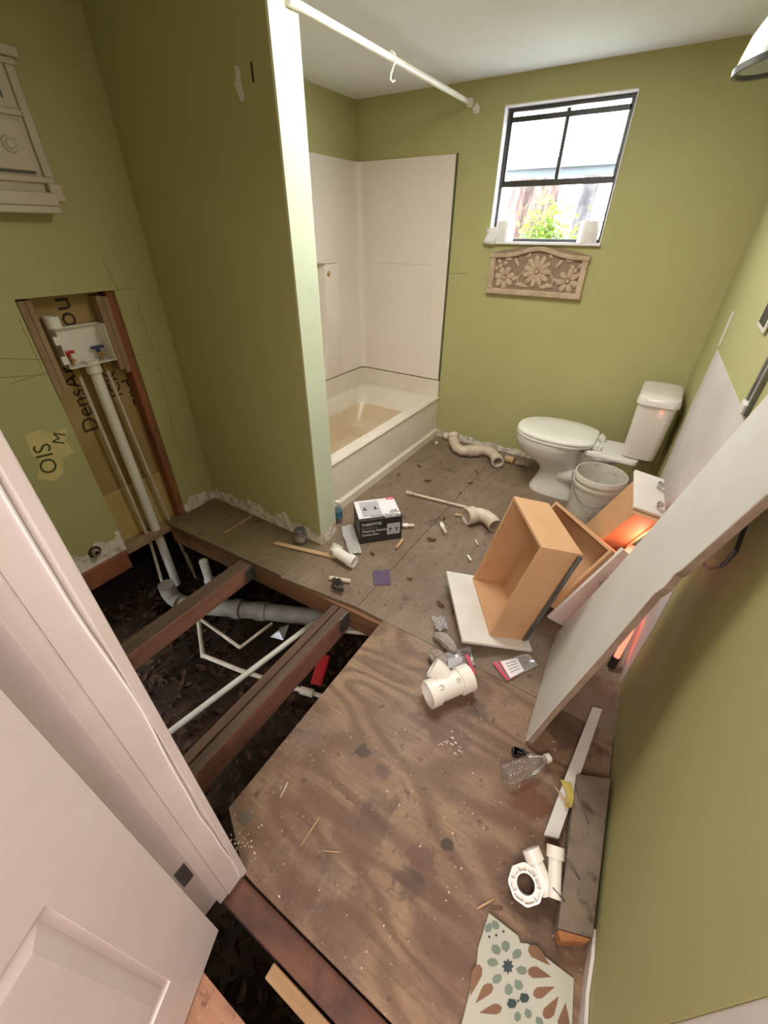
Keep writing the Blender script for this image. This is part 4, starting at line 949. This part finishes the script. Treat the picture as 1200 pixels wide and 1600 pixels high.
obj('debris', mb, M_grass, db)
# elbow at end of wood strip, strip, bag
a, b = at(429, 849, .005), at(524, 871, .005); dv = (b - a).normalized(); pv = Vector((-dv.y, dv.x, 0)) * .014
tag(obj('wood_strip', MB().prism([a + pv, b + pv, b - pv, a - pv], (0, 0, .007)), M_stick, None, bevel=.001), 'thin wooden strip leading to the small white elbow', 'wood strip')
P = [at(524, 862, .045), at(532, 866, .042), at(541, 872, .040), at(551, 877, .038)]
el = thing('pipe_elbow', 'small white pipe elbow in front of the black and white carton', 'pipe elbow', at(540, 880, 0))
obj('bend', MB().pipe(P, [.030, .031, .031, .031], .026), M_pvc, el); obj('collar', MB().pipe([P[2].lerp(P[3], .5), P[3].lerp(P[2], -.3)], .036, .028), M_pvc, el)
mb = MB(); mb.pipe([P[0] + Vector((-.01, .01, -.01)), P[0] + Vector((-.005, .035, .02))], .033, .027); obj('socket', mb, M_pvc, el)
a, b = at(351, 832, .004), at(394, 806, .004)
tag(obj('wooden_stick', MB().tube([a, b], .0045, 4, smooth=False), M_stick, None), 'thin pale wooden stick lying in the washer closet', 'stick')
jc = at(470, 847, 0)
jar = thing('jar', 'small grey lidded jar at the foot of the partition', 'jar', jc)
obj('glass_body', MB().lathe([(.0001, 0), (.030, 0), (.033, .005), (.033, .065), (.028, .075), (.0001, .075)], jc, 24), simple('grey glass jar', (.16, .15, .17), (.12, .11, .13), .15), jar)
obj('lid', MB().lathe([(.0001, .098), (.026, .098), (.030, .094), (.030, .075), (.0001, .075)], jc, 24), M_steel, jar)
obj('jar_label', MB().lathe([(.0335, .02), (.0335, .055)], jc, 24), M_pvc_grey, jar)
bb = thing('small_bottle', 'small clear bottle with blue label between partition and tub', 'bottle', at(527, 812, 0)); bc2 = at(527, 812, 0); bc2.x = -1.39; bc2.y = 1.66; bb.location = bc2; WM[bb.name] = Matrix.Translation(bc2)
obj('bottle_body', MB().lathe([(.0001, 0), (.026, 0), (.028, .005), (.028, .10), (.012, .13), (.012, .145), (.0001, .145)], bc2, 20), M_bottle, bb)
obj('bottle_label', MB().lathe([(.0285, .04), (.0285, .09)], bc2, 20), simple('blue label', (.05, .16, .26), (.04, .13, .22), .4), bb); obj('bottle_cap', MB().lathe([(.013, .135), (.014, .138), (.014, .158), (.0001, .158)], bc2, 16), M_pvc, bb)
# sheet of paper/bag near carton
def sheet(name, pts, lab, mat, cat, z=.002, crumple=.02, solid=.0012, seed=0, parent=None):
    """pixel outline quad on the floor, crumpled"""
    rnd = random.Random(seed); n = 9; P4_ = [at(*p, z) for p in pts]; vs = []
    for i in range(n):
        for j in range(n):
            u, v_ = i / (n - 1), j / (n - 1)
            p = P4_[0].lerp(P4_[1], u).lerp(P4_[3].lerp(P4_[2], u), v_)
            vs.append(p + Vector((rnd.uniform(-1, 1) * crumple * .25, rnd.uniform(-1, 1) * crumple * .25, abs(rnd.gauss(0, 1)) * crumple)))
    o = obj(name, MB().add(vs, [(i * n + j, (i + 1) * n + j, (i + 1) * n + j + 1, i * n + j + 1) for i in range(n - 1) for j in range(n - 1)], True), mat, parent, solid=solid, sub=1)
    if parent is None: tag(o, lab, cat)
    return o
sheet('white_plastic_wrap', [(531, 824), (551, 820), (566, 866), (546, 868)], 'crumpled greenish white plastic wrap beside the carton', clear('milky film', (.8, .85, .8), .2, .35), 'plastic wrap', crumple=.010, seed=2)
sheet('purple_paper', [(582, 892), (609, 890), (611, 914), (584, 915)], 'small square piece of purple paper on the floor', M_purple, 'paper', crumple=.002, seed=4)
# large white wye
wy = thing('wye_fitting', 'large white pvc branch fitting lying on the plywood', 'pipe fitting', at(700, 1085, 0))
a = Vector((-.338, .868, .056)); b = Vector((-.232, 1.030, .056)); dv = (b - a).normalized()
obj('main_tube', MB().pipe([a, a + dv * .04, a + dv * .042, b - dv * .052, b - dv * .05, b], [.054, .054, .048, .048, .056, .056], [.048, .048, .043, .043, .048, .048], 32), M_pvc, wy)
o2 = Vector((-.285, .96, .058)); bd = Vector((-.70, -.05, .30)).normalized()
bs_ = a + dv * .10
obj('branch', MB().pipe([bs_, bs_ + Vector((-.042, .012, .028)), bs_ + Vector((-.060, .010, .036)), bs_ + Vector((-.085, .008, .046))], [.036, .038, .042, .042], [.03, .031, .035, .035], 28), M_pvc, wy)
mb = MB(); upn = Vector((.25, -.30, .92)).normalized()
for f_, s_ in ((.28, .010), (.68, .008)):
    c_ = a + dv * ((b - a).length * f_) + upn * .046; mb.lathe([(s_, 0), (s_, .004), (s_ * .7, .004), (s_ * .7, 0)], c_, 14, upn)
obj('moulded_mark', mb, M_pvc_grey, wy)
# twig, bags
tag(obj('twig', MB().tube([at(737, 1078, .005), at(741, 1098, .006), at(745, 1112, .004)], .0045, 8), M_joist_top, None), 'short dark twig beside the large white branch fitting', 'twig')
rg = thing('zip_bag', 'crumpled clear zip bag with red strip behind the large white branch fitting', 'plastic bag', at(705, 1020, 0))
sheet('film', [(676, 1030), (735, 1010), (742, 1042), (700, 1050)], '', M_film, '', crumple=.012, seed=6, parent=rg)
mb = MB(); mb.prism([at(726, 1024, .028), at(731, 1022, .028), at(744, 1053, .02), at(739, 1055, .02)], (0, 0, .002)); obj('zip_strip', mb, M_redprint, rg)
obj('printed_label', MB().prism([at(694, 1030, .024), at(722, 1026, .024), at(722, 1036, .022), at(700, 1046, .022)], (0, 0, .001)), M_card_grey, rg)
cb = thing('cloth_rag', 'twisted greyish rag on the floor left of the white drawer front', 'rag', at(690, 1010, 0))
mb = MB(); pth = [at(675, 992, .015), at(690, 994, .03), at(700, 1006, .03), at(714, 1020, .02)]
def blob(pth_, r, seed, mat, name, par):
    mb = MB(); fr2 = mb.frames(pth_); rnd = random.Random(seed); rings = []; n = 18
    for i, (p, u, v_) in enumerate(fr2):
        rings.append([p + (u * math.cos(2 * math.pi * k / n) + v_ * math.sin(2 * math.pi * k / n)) * (r[i] * (1 + .35 * math.sin(k * 2.6 + i))) for k in range(n)])
        for q in rings[-1]: q.z = max(q.z, .002)
    mb.loft(rings); return obj(name, mb, mat, par, sub=1)
M_rag = simple('grey rag cloth', (.40, .34, .31), (.28, .22, .20), .9, 30, bstr=.3)
blob(pth, [.012, .022, .026, .012], 1, M_rag, 'fold', cb); blob([at(668, 1022, .02), at(680, 1022, .03), at(692, 1040, .03), at(690, 1050, .015)], [.012, .03, .035, .014], 2, M_rag, 'fold', cb)
sheet('clear_packet', [(674, 966), (694, 964), (700, 985), (680, 988)], 'small clear shiny packet left of the white drawer front', M_film, 'plastic packet', crumple=.014, seed=8)
zb = thing('zip_bag', 'flat clear zip bag with red stripes and a printed label beside the drawer', 'plastic bag', at(797, 1042, 0))
sheet('film', [(768, 1036), (826, 1022), (842, 1040), (790, 1066)], '', M_film, '', crumple=.005, seed=9, parent=zb)
obj('zip_strip', MB().prism([at(770, 1036, .012), at(774, 1035, .012), at(796, 1062, .012), at(792, 1064, .012)], (0, 0, .0012)).prism([at(777, 1034, .012), at(780, 1033, .012), at(802, 1059, .012), at(799, 1061, .012)], (0, 0, .0012)), M_redprint, zb)
lbp = [at(782, 1034, .013), at(808, 1028, .013), at(819, 1048, .013), at(797, 1060, .013)]
lo = obj('printed_label', MB().prism(lbp, (0, 0, .001)), M_card_white, zb)
mb = MB()
for k in range(4):
    u0 = .2 + .18 * k; p = lbp[0].lerp(lbp[1], .2).lerp(lbp[3].lerp(lbp[2], .2), u0); q = lbp[0].lerp(lbp[1], .8).lerp(lbp[3].lerp(lbp[2], .8), u0); mb.tube([p + Vector((0, 0, .0015)), q + Vector((0, 0, .0015))], .0012, 4)
obj('label_lines', mb, M_ink, lo)
# water bottle lying
a, b = at(788, 1212, .034), at(852, 1186, .030)
wb = thing('water_bottle', 'clear ribbed plastic water bottle lying by the foot of the leaning board', 'bottle', a.lerp(b, .5) - Vector((0, 0, .033)))
n = 26; rr = []; ps = []
for k in range(n + 1):
    u = k / n; ps.append(a.lerp(b, u)); rr.append((.030 if k % 2 else .0325) if u < .6 else (.032 if u < .72 else .032 - .020 * (u - .72) / .28))
rr[0] = .024
obj('bottle_body', MB().tube(ps, rr, 22), M_bottle, wb)
dv = (b - a).normalized(); obj('bottle_cap', MB().tube([b + dv * .001, b + dv * .018], .015, 18), M_pvc, wb)
mb = MB(); rnd = random.Random(12)
for k in range(9):
    p = at(812 + rnd.uniform(-8, 12), 1174 + rnd.uniform(-6, 6), .012); mb.sphere(p, (rnd.uniform(.010, .018), rnd.uniform(.008, .014), .011), 8)
tag(obj('black_scrap', mb, M_black, None), 'crumpled shiny black scrap under the foot of the leaning board', 'scrap')
# white strip, yellow paper, block
z = .028
sp = [at(926, 1104, .03), at(941, 1108, .03), at(905, 1215, .05), at(873, 1310, .032), at(850, 1304, .032), at(884, 1212, .05)]
tag(obj('white_strip', MB().prism(sp, (0, 0, -.012)), M_leanboard, None), 'long narrow white board strip leading to the pipe fittings near the right wall', 'board strip')
tag(obj('yellow_paper', MB().prism([at(875, 1218, .052), at(893, 1224, .052), at(897, 1245, .052), at(893, 1262, .050), at(882, 1262, .050), at(885, 1240, .052)], (0, 0, .002)), M_yellowfoam, None), 'small yellow stained paper on the narrow white strip', 'paper')
tag(obj('thin_stick', MB().tube([at(867, 1229, .056), at(891, 1262, .056)], .003, 6), M_stick, None), 'short pale stick across the narrow white strip', 'stick')
bl = thing('timber_block', 'heavy dusty timber block with a broken orange end against the right wall', 'timber block', (.285, .70, 0))
tz_ = .062
p1, p2, p3, p4 = Vector((.214, .885, tz_)), Vector((RX(.93) - .012, .93, tz_)), Vector((RX(.50) - .012, .50, tz_)), Vector((.248, .47, tz_))
obj('timber', MB().prism([p1, p2, p3, p4], (0, 0, -tz_)), M_concrete, bl, bevel=.004)
obj('broken_end', MB().prism([p4 + Vector((0, -.001, -.002)), p3 + Vector((0, -.001, -.002)), p3 + Vector((-.012, -.016, -.012)), p4 + Vector((.014, -.018, -.010))], (0, 0, -tz_ + .014)), M_orangewood, bl, bevel=.004)
for i, (x0_, y0_, x1_, y1_, lab) in enumerate(((878, 1328, 906, 1374, 'long dark nail on the near half of the timber block'), (864, 1387, 883, 1409, 'dark nail beside the small white pipe piece'), (898, 1225, 920, 1287, 'long dark nail on the far half of the timber block'))):
    tag(obj('nail', MB().tube([at(x0_, y0_, tz_ + .012), at(x1_, y1_, tz_ + .004)], .0018, 6), M_steel, None), lab, 'nail')
# small wye and ring
a, b = at(829, 1326, .064), at(858, 1398, .034)
wf = thing('wye_fitting', 'small white y shaped pipe fitting against the dusty timber block', 'pipe fitting', a.lerp(b, .5) - Vector((0, 0, .05)))
dv = (b - a)
obj('main_tube', MB().pipe([a, a + dv * .30, a + dv * .31, b], [.026, .026, .0205, .0205], [.021, .021, .016, .016]), M_pvc, wf)
a2 = at(868, 1322, .088); b2 = at(866, 1404, .050)
obj('branch', MB().pipe([a2, a2 + (b2 - a2) * .25, a2 + (b2 - a2) * .26, b2.lerp(a2, .2), b2], [.024, .024, .0185, .017, .0185], [.019, .019, .0145, .0135, .0135]), M_pvc, wf)
rc = at(822, 1381, .030); rn = Vector((-.12, -.40, .91)).normalized()
rg = thing('flange_ring', 'white ribbed plastic flange ring beside the small y shaped fitting', 'flange ring', rc - Vector((0, 0, .03)))
FX_ = Matrix.Translation(rc) @ Vector((0, 0, 1)).rotation_difference(rn).to_matrix().to_4x4()
mb = MB(FX_)
def ring8(r, z, n=40, poly=0): 
    out = []
    for k in range(n):
        a = 2 * math.pi * k / n; q = r
        if poly: q = r / math.cos((a + math.pi / poly) % (2 * math.pi / poly) - math.pi / poly) * .965
        out.append(Vector((q * math.cos(a), q * math.sin(a), z)))
    return out
mb.loft([ring8(.0455, -.022), ring8(.0465, .004, poly=8), ring8(.0465, .018, poly=8), ring8(.041, .018, poly=8), ring8(.041, .002, poly=8), ring8(.029, .002), ring8(.029, .018), ring8(.024, .018), ring8(.024, -.022), ring8(.0455, -.022)], False, False, False)
obj('ring', mb, M_pvc, rg)
for k in range(8):
    obj('rib', MB(FX_ @ Matrix.Rotation(k * math.pi / 4 + .2, 4, 'Z')).box(.0285, .0415, -.0018, .0018, .002, .017), M_pvc, rg)
# patterned tile
ti = thing('patterned_tile', 'broken patterned tile board with grey and brown petals at the bottom right', 'tile', at(810, 1550, 0))
zt_ = .016
tp_ = [(764, 1426), (810, 1462), (813, 1473), (825, 1474), (897, 1529), (893, 1640), (700, 1640), (721, 1600), (745, 1506), (747, 1480)]
obj('tile_body', MB().prism([at(x, y, zt_) for x, y in tp_], (0, 0, -.012)), simple('cream tile', (.46, .46, .39), (.42, .42, .35), .3, 6), ti, bevel=.0015)
M_sage = simple('sage petal', (.19, .24, .19), (.16, .20, .16), .3); M_slate = simple('slate star', (.05, .075, .08), (.04, .06, .065), .3); M_brown = simple('brown petal', (.22, .12, .07), (.17, .09, .05), .35)
def tpx(x, y): return (680 + x / 2.308, 1380 + y / 2.308)
def kite(cx, cy, ang, l, w_, kind='kite'):
    ca, sa = math.cos(ang), math.sin(ang)
    base = [(-l, 0), (-l * .3, w_), (l * .55, w_ * .95), (l, 0), (l * .55, -w_ * .95), (-l * .3, -w_)] if kind == 'kite' else [(-l, 0), (-l * .2, w_ * .6), (l * .4, w_), (l * .8, w_ * .7), (l, 0), (l * .8, -w_ * .7), (l * .4, -w_), (-l * .2, -w_ * .6)]
    return [at(*tpx(cx + u * ca - v_ * sa, cy + u * sa + v_ * ca), zt_ + .0004) for u, v_ in base]
c0 = (262, 300)
def pet(name, pts, mt): obj(name, MB().prism(pts, (0, 0, .0004)), mt, ti)
for x, y in ((220, 240), (254, 228), (294, 256), (208, 286), (311, 314), (224, 344), (300, 366), (265, 382)):
    pet('grey_petal', kite(x, y, math.atan2(y - c0[1], x - c0[0]), 22, 15), M_sage)
for x, y, a in ((193, 160, 2.0), (217, 150, 1.0), (297, 480, 1.6), (335, 470, 1.2), (375, 498, 1.0)): pet('grey_petal', kite(x, y, a, 20, 12), M_sage)
st_ = []
for k in range(16):
    r = 30 if k % 2 == 0 else 19; a = k * math.pi / 8; st_.append(at(*tpx(c0[0] + r * .75 * math.cos(a), c0[1] + r * math.sin(a)), zt_ + .0004))
pet('dark_star', st_, M_slate)
for x, y in ((276, 433), (321, 413)): pet('dark_petal', kite(x, y, 1.0, 20, 17), M_slate)
for x, y in ((195, 193), (220, 187), (246, 174), (299, 424)): pet('dark_dot', kite(x, y, 1.2, 6, 4), M_slate)
c1 = (478, 355)
for x, y, l in ((376, 262, 52), (376, 326, 44), (392, 389, 42), (420, 448, 48), (465, 480, 50)): pet('brown_petal', kite(x, y, math.atan2(y - c1[1], x - c1[0]), l, 22, 'p'), M_brown)
c1 = (105, 480)
for x, y, l in ((143, 350, 60), (175, 398, 46), (200, 458, 42)): pet('brown_petal', kite(x, y, math.atan2(y - c1[1], x - c1[0]), l, 20, 'p'), M_brown)

# straws, crumbs and leaves
for (p, q, lab, mt, r) in (((470, 1322), (500, 1276), 'longer straw sliver on the plywood near the door casing', M_stick, .0022), ((503, 1329), (532, 1332), 'short straw sliver on the plywood', M_stick, .0018), ((438, 1246), (450, 1222), 'white thread on the plywood near the hole', M_pvc, .0014),
                      ((745, 1420), (772, 1405), 'straw sliver just above the patterned tile', M_stick, .003), ((768, 1417), (785, 1419), 'short dark sliver above the patterned tile', M_joist_top, .003)):
    tag(obj('sliver', MB().tube([at(*p, .004), at(*q, .004)], r, 6), mt, None), lab, 'sliver')
mb = MB(); rnd = random.Random(21)
for k in range(170):
    if k < 16: px, py = 705 + rnd.gauss(0, 16), 1160 + rnd.gauss(0, 10)
    elif k < 60: px, py = 372 + rnd.gauss(0, 16), 1320 + rnd.gauss(0, 18)
    else: px, py = rnd.uniform(420, 900), rnd.uniform(720, 1560)
    p = at(px, py, .002)
    if p.x > RX(p.y) - .03 or p.y > 3.2 or (p.x < -.70 and p.y < 1.14) or (p.y < .13 and p.x < -.5) or p.x < -1.3 or (p.y < .13): continue
    mb.sphere(p + Vector((0, 0, .001)), (rnd.uniform(.001, .005) * (1.8 if k < 16 else .7), rnd.uniform(.001, .004), .002), 6)
o = obj('plaster_crumbs', mb, M_plasterchip, None, kind='stuff'); tag(o, 'tiny pale plaster crumbs scattered over the floor', 'crumbs')
def leaf(px, py, s_, rot, lab):
    p = at(px, py, .004); m = Matrix.Translation(p) @ Euler((.15, .1, rot)).to_matrix().to_4x4(); mb = MB(m); N = 8
    mb.loft([[Vector((s_ * (2 * i / N - 1), w_ * s_ * .42 * math.sin(math.pi * (i + .15) / (N + .3)), .35 * s_ * abs(w_) + .15 * s_ * math.sin(i))) for w_ in (-1, -.5, 0, .5, 1)] for i in range(N + 1)], False, False, True, closed=False)
    o = obj('dry_leaf', mb, M_leaf, None, solid=.0008); return tag(o, lab, 'leaf', 'dry leaves on the subfloor')
for i, (x, y, s_, where) in enumerate(((655, 729, .022, 'in the middle of the bare floor before the tub end'), (622, 742, .018, 'nearest the tub apron'), (668, 752, .026, 'just above the long thin pipe'),
        (694, 811, .02, 'behind the lone cream fitting'), (674, 844, .03, 'left below the lone cream fitting'), (688, 722, .014, 'near the drain trap on the left'), (735, 755, .02, 'between toilet foot and thin pipe'),
        (745, 738, .018, 'close under the drain trap opening'), (720, 770, .014, 'just above the end of the thin pipe by the elbow'), (582, 866, .022, 'right of the small white elbow'), (710, 955, .02, 'left of the white drawer front, right one of two'),
        (688, 945, .024, 'left of the white drawer front, left one of two'), (405, 815, .02, 'in the washer closet beside the thin stick'), (640, 905, .018, 'right of the purple paper'), (745, 900, .016, 'inside the corner of the upright drawer front'), (700, 735, .012, 'tiny one below the drain trap'))):
    leaf(x, y, s_, i * 1.7, 'curled dry brown leaf ' + where)
